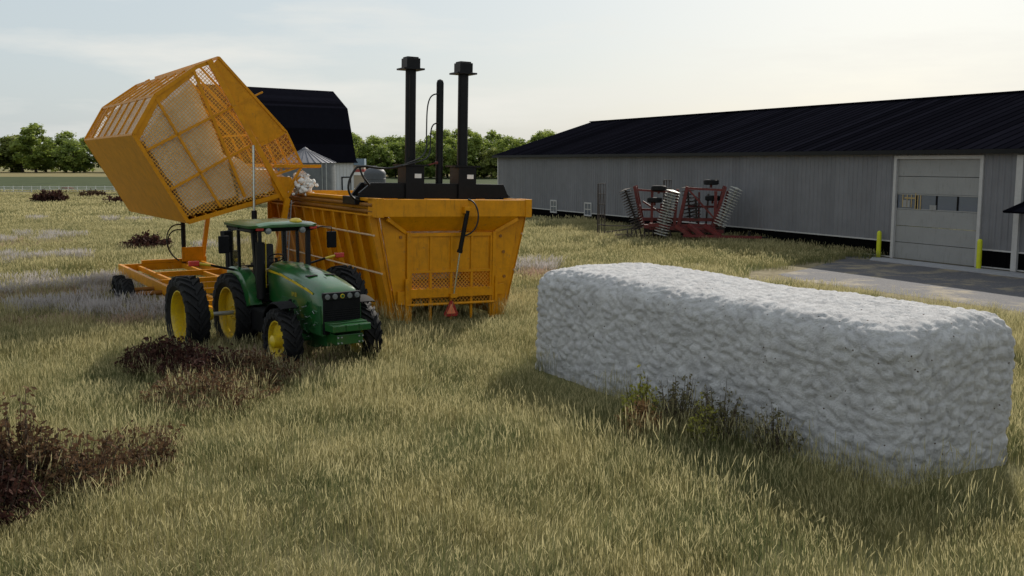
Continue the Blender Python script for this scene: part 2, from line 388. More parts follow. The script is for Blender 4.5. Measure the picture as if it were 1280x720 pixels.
# local: x into the building, y away from the camera along the wall, z up
Y0, Y1, WX, EH, RR = -72, 6.35, 18.6, 5.02, 2.85
DT0, DT1, DH = -41.75, -37.25, 4.62
def ribbed(mb, y0, y1, z0, z1, x=0, pitch=.30):
    """ribbed steel cladding as real folds, facing -x"""
    n = max(1, int(round((y1-y0)/pitch))); p = (y1-y0)/n; ys = []
    for i in range(n):
        a = y0+i*p; ys += [(a, x), (a+p*.62, x), (a+p*.72, x-.028), (a+p*.90, x-.028)]
    ys.append((y1, x)); vs = []
    for (y, xx) in ys: vs += [(xx, y, z0), (xx, y, z1)]
    mb.add(vs, [(2*i, 2*i+2, 2*i+3, 2*i+1) for i in range(len(ys)-1)])
wl = MB()
ribbed(wl, Y0, DT0-.16, .86, EH); ribbed(wl, DT1+.16, Y1, .86, EH); ribbed(wl, DT0-.16, DT1+.16, DH+.15, EH)
wl.build('wall', 'wall', shed, fix=False)
MB().box(.05, WX, Y0, Y0+.1, .86, EH).box(WX-.1, WX, Y0, Y1, .1, EH).build('wall', 'wall', shed)
MB().prism([(.0, .1), (WX, .1), (WX, EH), (WX/2, EH+RR-.1), (0, EH)], Y1-.06, Y1, 'Y').build('gable_wall', 'wall', shed)
ws = MB(); ribbed(ws, Y0, DT0-.16, .13, .80, .02); ribbed(ws, DT1+.16, Y1, .13, .80, .02)
ws.build('base_band', 'wainscot', shed, fix=False)
MB().box(-.05, .03, Y0, DT0-.165, .80, .86).box(-.05, .03, DT1+.165, Y1, .80, .86).box(-.05, .03, Y0, DT0-.165, .08, .125).box(-.05, .03, DT1+.165, Y1, .08, .125).build('drip_trim', 'trim', shed)
MB().box(-.03, .2, Y0, Y1, 0, .08).build('foundation', 'soil_base', shed)
MB().box(-.07, .06, Y1-.10, Y1+.06, .08, EH-.02).build('corner_trim', 'trim', shed)
MB().box(-.16, -.035, -43.78, -43.53, .06, EH-.25).box(-.16, -.035, -43.83, -43.78, 2.6, EH-.25).build('downpipe', 'trim', shed)
# roof: two slabs with standing ribs
rf = MB(); ov = .38; k = RR/(WX/2)
def roofpt(x, dz=0): return EH-.02+(x if x < WX/2 else WX-x)*k+dz
rf.prism([(-ov, roofpt(-ov)), (WX/2, roofpt(WX/2)), (WX+ov, roofpt(WX+ov)), (WX+ov, roofpt(WX+ov, .14)), (WX/2, roofpt(WX/2, .14)), (-ov, roofpt(-ov, .14))], Y0-.4, Y1+.42, 'Y')
for i in range(int((Y1-Y0)/.6)+1):
    y = Y0+i*.6
    rf.prism([(-ov, roofpt(-ov, .135)), (WX/2, roofpt(WX/2, .135)), (WX/2, roofpt(WX/2, .17)), (-ov, roofpt(-ov, .17))], y, y+.045, 'Y')
rf.box(WX/2-.2, WX/2+.2, Y0-.4, Y1+.42, roofpt(WX/2)+.13, roofpt(WX/2)+.20)
rf.build('roof', 'roof', shed)
MB().box(-ov-.03, -ov, Y0-.4, Y1+.42, roofpt(-ov)-.06, roofpt(-ov, .13)).build('fascia', 'black', shed)
MB().box(-ov, -.03, Y0, Y1, EH-.17, EH-.14).build('soffit', 'wainscot', shed)
# overhead door
MB().box(-.09, .05, DT0-.16, DT0, .05, DH+.15).box(-.09, .05, DT1, DT1+.16, .05, DH+.15).box(-.09, .05, DT0, DT1, DH, DH+.15).build('door_frame', 'trim', shed)
dr = MB(); WB0, WB1 = 2.33, 3.05; secs = [.05, .82, 1.58, WB0]
for a, b in zip(secs[:-1], secs[1:]): dr.box(.03, .08, DT0, DT1, a+.012, b-.012)
dr.box(.03, .08, DT0, DT1, WB1+.01, 3.82).box(.03, .08, DT0, DT1, 3.845, DH)
doorpart = dr.build('overhead_door', 'door', shed)
MB().box(.035, .075, DT0, DT1, WB0, WB0+.05).box(.035, .075, DT0, DT1, WB1-.05, WB1).build('window_rail', 'door', doorpart)
wv = MB(); nW = 4
for i in range(nW):
    a = DT0+(DT1-DT0)*i/nW; b = DT0+(DT1-DT0)*(i+1)/nW
    g_ = MB().box(.05, .06, a+.05, b-.05, WB0+.05, WB1-.05).build('pane', 'winglass', doorpart)
    MB().box(.035, .075, a-.05 if i else a, a+.05, WB0+.05, WB1-.05).build('mullion', 'black_matte', doorpart)
# yellow racking and paper sheets showing through the left panes (stand right behind the glass line)
rk = MB()
for i, y in enumerate((-37.6, -37.85, -38.1, -38.33, -38.47, -38.62)): rk.box(.025, .034, y-.022, y+.022, WB0+(.10 if i < 3 else .02), WB1+(.04 if i == 3 else -.05))
rk.box(.025, .034, -38.3, -37.7, WB1-.22, WB1-.17)
rk.build('yellow_bar', mat('rack_yellow', (.42, .30, .12), .6), doorpart)
MB().box(.025, .034, -38.02, -37.62, WB0+.10, WB0+.42).build('sheet', 'door', doorpart)
MB().box(.025, .034, -39.5, -39.14, WB0+.02, WB0+.25).build('sheet', 'door', doorpart)
for yc in (3.0-6.6+.0, 0): pass
def shed_window(t):
    y = -t
    f = MB().box(-.07, -.035, y-.52, y-.42, .62, 1.60).box(-.07, -.035, y+.42, y+.52, .62, 1.60).box(-.07, -.035, y-.42, y+.42, 1.50, 1.60).box(-.07, -.035, y-.42, y+.42, .62, .72)
    f.box(-.065, -.04, y-.42, y+.42, 1.08, 1.13).box(-.064, -.041, y-.02, y+.02, .72, 1.5)
    fo = f.build('window', 'trim', shed); MB().box(-.05, -.045, y-.42, y+.42, .72, 1.5).build('pane', 'winglass', fo)
shed_window(3.72); shed_window(8.95)
# small canopy over the walk door further along
MB().prism([(-1.3, 2.48), (0, 2.85), (0, 2.95), (-1.35, 2.56)], -46.5, -43.95, 'Y').build('canopy', 'roof', shed)
MB().box(-.06, .02, -45.7, -44.7, .08, 2.15).build('walk_door', 'door', shed)

for lab, t in (('yellow bollard at the left jamb of the big shed door', 36.62), ('yellow bollard at the right jamb of the big shed door, nearest the camera', 42.15)):
    x, y = sh(t, .32)
    b = MB().lathe([(0, .105), (1.12, .105), (1.19, .09), (1.23, .05), (1.24, .005)], axis='Z', n=20).build('bollard', 'bollard', smooth=True)
    b.location = (x, y, .05); tag(b, lab, 'bollard', 'bollards guarding the shed door')

# ------------------------------------------------------------------ barn, bins, shop, fences
ba = R(-47+90)   # barn: x along the ridge to the right and away, y back
barn = thing('barn', 'tall gambrel barn with steep black roof and white board walls behind the grain bin', 'barn', (-23.6, 150, 0), R(43))
BL, BW = 21, 11.6
prof = [(0, 4.7), (2.0, 12.35), (BW/2, 15.1), (BW-2.0, 12.35), (BW, 4.7)]
MB().box(-BL, 0, 0, BW, 0, 4.7).build('wall', 'barnwhite', barn)
bs = MB()
for i in range(35): bs.box(-.6*i-.05, -.6*i, -.03, 0, .3, 4.6)
bs.build('batten', 'trim', barn)
o_ = MB().prism([(-.5, 4.3)]+prof+[(BW+.5, 4.3)], -BL-.4, .5, 'X').build('roof', 'roof', barn)
MB().box(-2.2, -.5, -.08, -.04, 0, 2.3).build('door', 'black_matte', barn)
MB().box(-2.0, -.7, -.11, -.085, .1, 2.1).build('door_panel', 'barnwhite', barn)

def grain_bin(name, label, loc, r, h, rise, wm, rm, cat, ribs=True):
    t = thing(name, label, cat, loc)
    b = MB(); n = int(h/.28)
    pr = []
    for i in range(n):
        z = h*i/n; pr += [(z, r), (z+h/n*.5, r+.035)]
    pr.append((h, r)); b.lathe(pr, axis='Z', n=40).build('wall', wm, t, smooth=True)
    c = MB().lathe([(h-.02, r+.16), (h+rise*.93, .35), (h+rise, .32), (h+rise+.18, .05)], axis='Z', n=30)
    if ribs:
        for k in range(30):
            a = 2*math.pi*k/30; c.bar(((r+.16)*math.cos(a), (r+.16)*math.sin(a), h), (.35*math.cos(a), .35*math.sin(a), h+rise*.93), .05, .07)
    c.build('roof', rm, t)
    if ribs: MB().bar((r*.7, -r*.74, 0), (r*.7, -r*.74, h), .06, .06).bar((r*.7+.4, -r*.71, 0), (r*.7+.4, -r*.71, h), .06, .06).build('ladder', 'galv', t)
    return t
grain_bin('grain_bin', 'large galvanised grain bin with ribbed cone roof in front of the barn', (-20.5, 100, 0), 2.9, 4.4, 1.35, 'bin_steel', 'bin_roof', 'grain bin')
tk = thing('water_tank', 'small dark grey domed tank standing right of the barn', 'tank', (-16.35, 120, 0))
MB().lathe([(0, 1.3), (3.0, 1.3), (3.2, 1.28), (3.55, 1.05), (3.78, .55), (3.85, .3), (3.98, .28), (4.0, .01)], axis='Z', n=32).build('shell', 'tank', tk, smooth=True)
for z in (.8, 1.6, 2.4): MB().lathe([(z, 1.3), (z+.03, 1.33), (z+.06, 1.33), (z+.09, 1.3)], axis='Z', n=32).build('band', 'tank', tk)
ts = thing('roadside_store', 'tiny far-off store with faded blue top and red and white bands, between barn and tank', 'building', (-26.3, 172, 0), R(4))
MB().box(-2.2, 1.0, 0, 4, 0, 2.2).build('wall', 'brick', ts)
MB().box(-2.3, 1.1, -.1, 4.1, 3.9, 5.0).build('sign_board', 'blueband', ts)
MB().box(-2.2, 1.0, 0, 4, 3.2, 3.9).build('upper_wall', 'brick', ts)
MB().box(-2.3, 1.1, -.15, 4, 2.75, 3.2).build('red_band', 'redband', ts)
MB().box(-2.2, 1.0, -.1, 4, 2.2, 2.75).build('white_band', 'white', ts)

fn = thing('rail_fence', 'white three rail paddock fence across the far left field', 'fence', (-78, 137, 0), 0)
fr_ = MB()
for z in (.45, .78, 1.08): fr_.box(0, 45, -.03, .03, z-.05, z+.05)
fr_.build('rail', 'fencewhite', fn)
for i in range(37): MB().box(i*1.25-.05, i*1.25+.05, -.09, -.031, 0, 1.2).build('post', 'fencewhite', fn)
wf = thing('wire_fence', 'thin dark wire fence with dark posts in front of the white rails', 'fence', (-72, 123, 0))
MB().box(0, 33, -.012, .012, .5, .525).box(0, 33, -.012, .012, .85, .875).build('wire', 'rust', wf)
for x in (2, 8, 14.5, 21, 24.8, 28, 33): MB().box(x-.06, x+.06, -.05, .05, 0, 1.15 if x != 24.8 else 1.5).build('post', 'rust', wf)

# a calf grazing behind the paddock fence, grown from a joint skeleton
def calf(loc, rz):
    J = [((0,0,.78), .20), ((-.45,0,.80), .19), ((.42,0,.82), .18), ((.62,0,.95), .11), ((.82,0,.92), .10), ((1.02,0,.82), .06),
         ((.38,.12,.55), .07), ((.38,.13,.28), .045), ((.38,.13,.03), .045), ((.38,-.12,.55), .07), ((.40,-.13,.28), .045), ((.40,-.13,.03), .045),
         ((-.48,.12,.55), .09), ((-.58,.13,.30), .045), ((-.54,.13,.03), .045), ((-.48,-.12,.55), .09), ((-.58,-.13,.30), .045), ((-.54,-.13,.03), .045),
         ((-.68,0,.78), .04), ((-.74,0,.45), .025), ((.80,.13,1.0), .03), ((.80,-.13,1.0), .03)]
    E_ = [(0,1),(0,2),(2,3),(3,4),(4,5),(2,6),(6,7),(7,8),(2,9),(9,10),(10,11),(1,12),(12,13),(13,14),(1,15),(15,16),(16,17),(1,18),(18,19),(4,20),(4,21)]
    me = bpy.data.meshes.new('calf'); me.from_pydata([j[0] for j in J], E_, []); o = bpy.data.objects.new('calf', me); COL.objects.link(o)
    o.modifiers.new('skin', 'SKIN'); sv = me.skin_vertices[0].data
    for i, j in enumerate(J): sv[i].radius = (j[1], j[1])
    sv[0].use_root = True
    s = o.modifiers.new('sub', 'SUBSURF'); s.levels = 1; s.render_levels = 1
    me.materials.append(M['calf']); o.location = loc; o.rotation_euler = (0, 0, rz)
    return tag(o, 'brown calf standing behind the white rail fence at far left', 'calf')
calf((-61.5, 139.5, 0), R(200))

# ------------------------------------------------------------------ trees
rng = random.Random(4)
def make_tree(h, cw, leaf, seed, n_cl=74, per=62, ls=.80, name='broadleaf_tree'):
    rr = random.Random(seed)
    t = thing(name, '', 'tree')
    tr = MB(); tr.tube([(0,0,0), (.1,0,h*.2), (-.1,.1,h*.45), (0,0,h*.75)], [.30, .24, .17, .07], 8)
    for i in range(7):
        a = rr.uniform(0, 6.28); z = h*rr.uniform(.22, .5); tr.tube([(0,0,z), (math.cos(a)*cw*.25, math.sin(a)*cw*.25, z+h*.1), (math.cos(a)*cw*.42, math.sin(a)*cw*.42, z+h*.22)], [.12, .08, .03], 5)
    tr.build('trunk', 'bark', t)
    vs = []; fs = []
    for c in range(n_cl):
        while True:
            p = Vector((rr.uniform(-1,1), rr.uniform(-1,1), rr.uniform(-1,1)))
            if .3 < p.length < 1: break
        q = Vector((p.x*cw/2*(1-.25*max(p.z,0)), p.y*cw/2*(1-.25*max(p.z,0)), h*.50+p.z*h*.47))
        cr_ = rr.uniform(.8, 1.5)*cw/8
        for k in range(per):
            d = Vector((rr.gauss(0,1), rr.gauss(0,1), rr.gauss(0,.75))); d = d.normalized()*cr_*rr.uniform(.35, 1.0)
            pos = q+d; nrm = (d.normalized()+Vector((rr.gauss(0,.5), rr.gauss(0,.5), rr.gauss(0,.5)+.4))).normalized()
            a = nrm.orthogonal().normalized(); b = nrm.cross(a); th = rr.uniform(0, 6.28)
            a, b = a*math.cos(th)+b*math.sin(th), b*math.cos(th)-a*math.sin(th)
            s = ls*rr.uniform(.5, 1.1); i0 = len(vs)
            vs += [pos-a*s*.6, pos-b*s*.35, pos+a*s*.6, pos+b*s*.35]; fs.append((i0, i0+1, i0+2, i0+3))
    MB().add(vs, fs).build('crown', leaf, t, fix=False)
    return t
protos = [make_tree(14.5, 9.5, 'leafA', 1), make_tree(13, 8.5, 'leafB', 2), make_tree(15, 8.0, 'leafA', 3), make_tree(12, 9, 'leafC', 5), make_tree(13.5, 9, 'leafB', 8)]
used = set()
TREES = []
x = -62
while x < 48:                       # the wood behind the yard
    TREES.append((x, rng.uniform(268, 284), rng.uniform(.68, .86), 'mid')); x += rng.uniform(2.1, 3.2)
x = -58
while x < 46:
    TREES.append((x, rng.uniform(292, 312), rng.uniform(.82, .98), 'back')); x += rng.uniform(3.2, 5.0)
x = -290
while x < -62:
    TREES.append((x, rng.uniform(400, 440), rng.uniform(1.0, 1.4), 'left')); x += rng.uniform(4.6, 7.5)
LAB = {'mid': ('tree with full green crown in the front row of the wood between barn and shed', 'front row of trees between barn and shed'),
       'back': ('taller tree rising behind the front row of the wood between barn and shed', 'back row of trees between barn and shed'),
       'left': ('distant tree in the belt beyond the fields at the far left', 'belt of trees beyond the far left fields')}
for x, y, s, k in TREES:
    i = rng.randrange(5)
    o = protos[i] if i not in used else copy_tree(protos[i])
    used.add(i); o.location = (x, y, 0); o.rotation_euler = (0, 0, rng.uniform(0, 6.28)); q = s*(1.3 if k == 'left' else 1)
    o.scale = (q*1.2, q*1.2, s*1.0); o['label'], o['group'] = LAB[k]
for i in range(5):
    if i not in used: protos[i].location = (60+i*4, 290, 0); protos[i]['label'], protos[i]['group'] = LAB['mid']

# ------------------------------------------------------------------ cotton bodies (lumpy, closed)
def lumpy_box(lx, ly, lz, step, rad, amp, sag, seed, taper=0):
    """rounded, lumpy block centred in x, y; base at z=0"""
    nx, ny, nz_ = [max(2, int(d/step)) for d in (lx, ly, lz)]
    vid = {}; vs = []; fs = []
    def V(i, j, k):
        key = (i, j, k)
        if key not in vid:
            vid[key] = len(vs); vs.append((lx*(i/nx-.5), ly*(j/ny-.5), lz*k/nz_))
        return vid[key]
    for i in range(nx):
        for j in range(ny):
            fs.append((V(i,j,nz_), V(i+1,j,nz_), V(i+1,j+1,nz_), V(i,j+1,nz_)))
    for j in range(ny):
        for k in range(nz_):
            fs.append((V(0,j,k), V(0,j,k+1), V(0,j+1,k+1), V(0,j+1,k))); fs.append((V(nx,j,k), V(nx,j+1,k), V(nx,j+1,k+1), V(nx,j,k+1)))
    for i in range(nx):
        for k in range(nz_):
            fs.append((V(i,0,k), V(i+1,0,k), V(i+1,0,k+1), V(i,0,k+1))); fs.append((V(i,ny,k), V(i,ny,k+1), V(i+1,ny,k+1), V(i+1,ny,k)))
    out = []
    off = Vector((seed*7.1, seed*3.3, seed))
    for (x, y, z) in vs:
        p = Vector((x, y, z)); q = Vector((max(-lx/2+rad, min(lx/2-rad, x)), max(-ly/2+rad, min(ly/2-rad, y)), min(lz-rad, z)))
        d = p-q
        if d.length > 1e-6:
            dn = d.normalized(); p = q+dn*rad
        else: dn = Vector((0,0,1))
        n1 = noise.noise(p*1.1+off); w1 = Vector((p.x*4.6, p.y*3.8, p.z*6.2))+off+Vector((noise.noise(p*3+off), noise.noise(p*3-off), noise.noise(p*3+off*2)))*.5; e1 = noise.voronoi(w1)[0]; e2 = noise.voronoi(p*10+off)[0]; v1 = .5-(min(e1[1]-e1[0], .45)/.45)**.6; v2 = .45-(min(e2[1]-e2[0], .4)/.4)**.7*.45
        n2 = noise.noise(p*.35+off*2)
        h = amp*(.6*n1+1.45*(.5-v1)*(1-.45*max(0, dn.z))+.8*(.45-v2))+n2*sag
        tz = 1-taper*(p.z/lz)
        pp = Vector((p.x*tz, p.y, p.z))+dn*h
        if z < .01: pp.z = -.05
        out.append(pp)
    return out, fs
vs, fs = lumpy_box(2.72, 9.65, 2.22, .036, .38, .042, .07, 3, .04)
def crest(p):            # the top is humped at the far end, dips past the middle and falls off toward the near end
    u = (p.y+4.82)/9.65; k = max(0, p.z/2.2)**3
    return Vector((p.x, p.y, p.z+k*(.03*math.exp(-((u-.80)/.16)**2)-.07*max(0, u-.92)/.08+.04*math.cos(p.x*1.6))))
vs = [crest(p) for p in vs]
mod = MB().add(vs, fs).build('cotton_module', 'cotton', smooth=False, fix=False)
mod.data.polygons.foreach_set('use_smooth', [True]*len(mod.data.polygons))
ma = math.atan2(4.5, 7.8)
# near-left corner (5.15, 13.7); local x to the right and away, y away
mx_, my_ = Vector((math.cos(ma), math.sin(ma))), Vector((-math.sin(ma), math.cos(ma)))
mc = Vector((5.02, 13.45))+mx_*1.50+my_*4.62
mod.location = (mc.x, mc.y, 0); mod.rotation_euler = (0, 0, ma)
tag(mod, 'huge compressed block of white cotton lying in the grass in front of the shed', 'cotton module')

# ------------------------------------------------------------------ module builder
AB = R(28.7)
bld = thing('module_builder', 'long orange cotton module builder with black tramper towers and mesh tailgate', 'module builder', (-1.74, 27.58, 0), AB, ry=R(1.3))
BLN = 9.9
HB, HT, ZB, ZT = 1.58, 2.12, .18, 3.0       # half widths and heights of the flared walls
sw = MB()
for s in (-1, 1):
    sw.slab([(s*HB, 0, ZB), (s*HT, 0, ZT), (s*HT, BLN, ZT), (s*HB, BLN, ZB)], .05*-s)
side_wall = []
for s in (-1, 1):
    q = MB(); q.slab([(s*HB, .0, ZB), (s*HT, .0, ZT), (s*HT, BLN, ZT), (s*HB, BLN, ZB)], .05)
    wo = q.build('side_wall', 'orange', bld)
    rb = MB(); n = 10
    for i in range(n+1):
        y = .04+(BLN-.12)*i/n
        # tapered rib: deep under the rim, shallow at the foot
        rb.prism([(s*(HB+.03), ZB), (s*(HT+.03), ZT-.02), (s*(HT+.24), ZT-.02), (s*(HT+.18), ZT-.35), (s*(HB+.14), ZB)], y, y+.035, 'Y')
        rb.prism([(s*(HT+.19), ZT-.35), (s*(HT+.25), ZT-.02), (s*(HT+.25), ZT), (s*(HB+.15), ZB)], y-.04, y+.09, 'Y')
    rb.build('rib', 'orange', wo)
    pp = MB()
    for z, e in ((2.5, .235), (1.47, .20)):
        xx = s*(HB+(HT-HB)*(z-ZB)/(ZT-ZB)+e); pp.tube([(xx, -.02, z), (xx, BLN, z)], .028, 8)
    pp.build('pipe', mat('worn_pipe', (.62, .45, .28), .3, var=.1), wo, smooth=True)
# rim rails
rm = MB()
for s in (-1, 1):
    a, b = (s*(HT-.0), s*(HT+.20)); x0, x1 = min(a, b), max(a, b)
    rm.box(x0, x1, 0, BLN, ZT, ZT+.05)
    rm.box(x0+.02, x1-.02, 0, BLN, ZT+.40, ZT+.48)
    rm.box(min(s*HT, s*(HT+.05)), max(s*HT, s*(HT+.05)), 0, BLN, ZT+.05, ZT+.40)
rm.build('rim_rail', 'orange', bld, bevel=.008)
tb = MB()
for s in (-1, 1):
    for z, e in ((ZT+.30, .15), (ZT+.13, .13)): tb.tube([(s*(HT+e), .02, z), (s*(HT+e), BLN-.02, z)], .055, 10)
tb.build('guide_tube', 'orange_dark', bld, smooth=True)
# near rim box and sloping hood panel
MB().box(-2.22, 2.28, -.30, -.0, ZT, ZT+.47).build('end_rim', 'orange', bld, bevel=.015)
MB().box(-2.30, -2.10, -.33, .35, ZT-.02, ZT+.49).build('corner_post', 'orange', bld, bevel=.015)
MB().box(2.18, 2.38, -.33, .35, ZT-.02, ZT+.49).build('corner_post', 'orange', bld, bevel=.015)
MB().slab([(-1.95, -.28, ZT), (1.95, -.28, ZT), (1.36, .03, 2.60), (-1.36, .03, 2.60)], .03).build('hood_panel', 'orange', bld)
for s in (-1, 1):
    gs = MB().prism([(s*1.36, ZB), (s*HB, ZB), (s*(HT-.02), ZT), (s*1.90, ZT), (s*1.36, 2.58)], -.055, -.01, 'Y')
    gs.bar((s*1.97, -.25, ZT-.06), (s*1.36, -.03, 2.56), .08, .10).bar((s*1.30, -.06, .1), (s*1.30, -.06, 2.58), .10, .14)
    gs.build('end_frame', 'orange', bld, bevel=.006)
bo = MB()
for s, x0, z0 in ((-1, -1.52, 2.45), (1, 1.52, 2.45), (-1, -1.5, .7), (1, 1.62, 2.0), (1, 1.66, 1.3)): bo.tube([(x0, -.09, z0), (x0, .0, z0)], .045, 10)
bo.build('pivot_pin', 'orange_dark', bld)
far = MB().box(-HT-.3, HT+.3, BLN, BLN+.06, ZT-.8, ZT+.47).box(-HB, HB, BLN, BLN+.05, ZB, ZT-.8); far.build('far_end', 'orange', bld)
MB().slab([(-HB+.04, .1, .9), (HB-.04, .1, .9), (HB-.04, BLN-.1, .9), (-HB+.04, BLN-.1, .9)], .05).build('floor_liner', 'orange_dark', bld)
# tailgate
tg = MB(); tg.box(-1.25, 1.25, -.045, -.005, 1.50, 2.48)
gate = tg.build('tailgate', 'orange', bld, bevel=.005)
gr = MB()
for z0, z1, y in ((2.46, 2.56, -.09), (1.46, 1.53, -.085)): gr.box(-1.25, 1.25, y, -.047, z0, z1)
gr.box(-1.25, 1.25, -.13, -.02, .78, 1.03)
for x in (-.625, 0, .625):
    gr.box(x-.035, x+.035, -.08, -.046, 1.53, 2.46)
    gr.box(x-.035, x+.035, -.08, -.02, 1.03, 1.46); gr.box(x-.035, x+.035, -.08, -.02, .14, .78)
for x in (-1.22, 1.22): gr.box(x-.03, x+.03, -.10, -.02, .14, 2.46)
for x in (-1.0, -.75, -.5, -.25, .25, .5, .75, 1.0): gr.box(x-.04, x+.04, -.14, -.13, .98, 1.06)
gr.build('gate_frame', 'orange', gate, bevel=.006)
MB().tube([(-1.36, -.16, .60), (1.30, -.16, .60)], .038, 10).build('bumper_tube', 'orange', gate, smooth=True)
MB().bar((-1.36, -.15, .1), (-1.36, -.15, 1.32), .10, .06).box(-1.62, -1.40, -.14, -.06, .62, .98).build('hinge_post', 'orange', gate, bevel=.006)
MB().bar((1.36, -.15, .6), (1.36, -.15, 1.32), .08, .06).box(1.38, 1.62, -.14, -.06, .80, 1.10).build('hinge_post', 'orange', gate, bevel=.006)
MB().add([(-1.22,-.03,1.03),(1.22,-.03,1.03),(1.22,-.03,1.46),(-1.22,-.03,1.46)], [(0,1,2,3)]).add([(-1.22,-.03,.62),(1.22,-.03,.62),(1.22,-.03,.78),(-1.22,-.03,.78)], [(0,1,2,3)]).build('gate_screen', 'screen_fine', gate)
# gate ram with hose
MB().box(.20, .36, -.46, -.30, 3.10, 3.28).build('ram_bracket', 'orange', bld, bevel=.008)
MB().box(-.09, .12, -.24, -.13, .76, .88).build('ram_foot', 'orange', bld, bevel=.008)
ram = MB().tube([(.29, -.44, 3.18), (.14, -.30, 2.05)], .062, 14).tube([(.145, -.305, 2.10), (.13, -.295, 2.02)], .08, 14).build('ram', 'black', bld, smooth=True)
MB().tube([(.14, -.30, 2.05), (.02, -.19, .84)], .026, 10).build('ram_rod', 'chrome', ram, smooth=True)
MB().tube(bez((.37, -.30, 3.48), (.62, -.60, 3.45), (.75, -.55, 2.55), (.19, -.36, 2.48)), .022, 8).build('ram_hose', 'hose', ram, smooth=True)
# slow vehicle triangle
def tri(r, y, zc=.42, x=-.06, cut=.16):
    P_ = []
    for k in range(3):
        a = math.pi/2+2*math.pi*k/3
        for da in (-cut, cut): P_.append((x+r*math.cos(a+da), zc+r*1.15*math.sin(a+da)))
    return P_
sm = MB().prism(tri(.235, 0), -.215, -.205, 'Y').build('warning_triangle', 'smv_red', bld)
MB().prism(tri(.15, 0, cut=.05), -.222, -.216, 'Y').build('triangle_face', 'smv_orange', sm)
# tramper carriage
YC = 1.45
tc_ = MB()
tc_.prism([(-2.30, 3.46), (2.46, 3.46), (2.30, 3.60), (2.16, 3.88), (-1.95, 3.88), (-2.15, 3.72), (-2.30, 3.60)], YC-.45, YC-.33, 'Y')
tc_.prism([(-2.30, 3.46), (2.46, 3.46), (2.16, 3.88), (-1.95, 3.88)], YC+.33, YC+.45, 'Y')
tc_.box(-1.9, 2.1, YC-.33, YC+.33, 3.78, 3.86)
tc_.box(-2.45, -2.05, YC-.5, YC+.5, 3.28, 3.50).box(2.05, 2.45, YC-.5, YC+.5, 3.30, 3.50)
car = tc_.build('tramper_carriage', 'black', bld, bevel=.01)
for xp, zt in ((-.68, 7.38), (.95, 7.36)):
    q = MB(); q.box(xp-.28, xp+.28, YC-.52, YC+.10, 3.20, 4.36)
    bx = q.build('tramper_box', 'black', car, bevel=.012)
    MB().box(xp-.40, xp+.40, YC-.55, YC+.15, 4.36, 4.41).build('flange', 'black', bx)
    MB().box(xp-.02, xp+.18, YC-.535, YC-.522, 4.03, 4.15).build('decal', 'white', bx)
    ps = MB().tube([(xp, YC-.14, 4.40), (xp, YC-.14, zt-.34)], .15, 24)
    if xp < 0: ps.box(xp-.10, xp-.07, YC-.31, YC-.26, 4.6, zt-.5)
    po = ps.build('tramper_post', 'black', car, smooth=True)
    MB().box(xp-.31, xp+.31, YC-.42, YC+.16, zt-.36, zt-.31).box(xp-.20, xp+.20, YC-.35, YC+.07, zt-.31, zt-.04).box(xp-.17, xp+.17, YC-.3, YC+.03, zt-.04, zt).build('post_cap', 'black', po, bevel=.01)
cyl = MB().tube([(.24, YC-.1, 3.8), (.24, YC-.1, 6.72)], .105, 18).lathe([(6.72, .105), (6.80, .08), (6.83, .02)], (.24, YC-.1, 0), 'Z', 18).build('press_cylinder', 'black', car, smooth=True)
MB().tube(bez((.16, YC-.2, 6.40), (-.25, YC-.2, 6.45), (-.20, YC-.2, 5.9), (-.22, YC-.22, 5.3))+bez((-.22, YC-.22, 5.25), (-.20, YC-.3, 4.6), (-.5, YC-.6, 4.6), (-1.15, YC-.7, 4.38)), .02, 8).build('hose', 'hose', cyl, smooth=True)
MB().tube(bez((.16, YC-.22, 5.58), (-.12, YC-.22, 5.62), (-.08, YC-.2, 5.3), (-.10, YC-.22, 5.0))+bez((-.10, YC-.22, 4.95), (-.12, YC-.3, 4.5), (-.45, YC-.62, 4.55), (-1.15, YC-.74, 4.36)), .02, 8).build('hose', 'hose', cyl, smooth=True)
MB().tube(bez((-1.15, YC-.72, 4.37), (-1.8, YC-.7, 4.15), (-2.1, YC-.7, 4.4), (-2.42, YC-.6, 4.30))+bez((-2.44, YC-.6, 4.28), (-2.75, YC-.6, 3.9), (-2.75, YC-.6, 3.5), (-2.36, YC-.55, 3.40)), .032, 8).build('hose', 'hose', car, smooth=True)
MB().tube(bez((-2.35, YC-.62, 4.30), (-2.3, YC-.62, 4.0), (-2.1, YC-.6, 3.9), (-2.05, YC-.55, 3.8), 8), .028, 8).build('hose', 'hose', car, smooth=True)
MB().tube([(-.40, YC-.4, 4.36), (-.05, YC-.4, 4.45), (.0, YC-.4, 4.46)], .022, 6).lathe([(-.03, .01), (-.02, .045), (.02, .045), (.03, .01)], (.02, YC-.4, 4.47), 'Y', 10).build('lever', mat('lever_red', (.10, .015, .012), .5), car)
ft = MB()
for s in (-1, 1): ft.box(s*.55-.3, s*.55+.3, YC-.35, YC+.25, 2.9, 3.2)
vs, fs = lumpy_box(3.2, 6.8, 2.0, .16, .3, .14, .3, 9)
ld = MB().add(vs, fs).build('cotton_load', 'cotton_load', fix=False, smooth=True); ld.data.polygons.foreach_set('use_smooth', [True]*len(ld.data.polygons))
cA, sA = math.cos(AB), math.sin(AB)
def wb(x, y): return (-1.74+x*cA-y*sA, 27.58+x*sA+y*cA)
lx, ly = wb(0, 6.25); ld.location = (lx, ly, .98); ld.rotation_euler = (0, 0, AB)
tag(ld, 'loose white cotton filling the inside of the orange module builder', 'cotton')

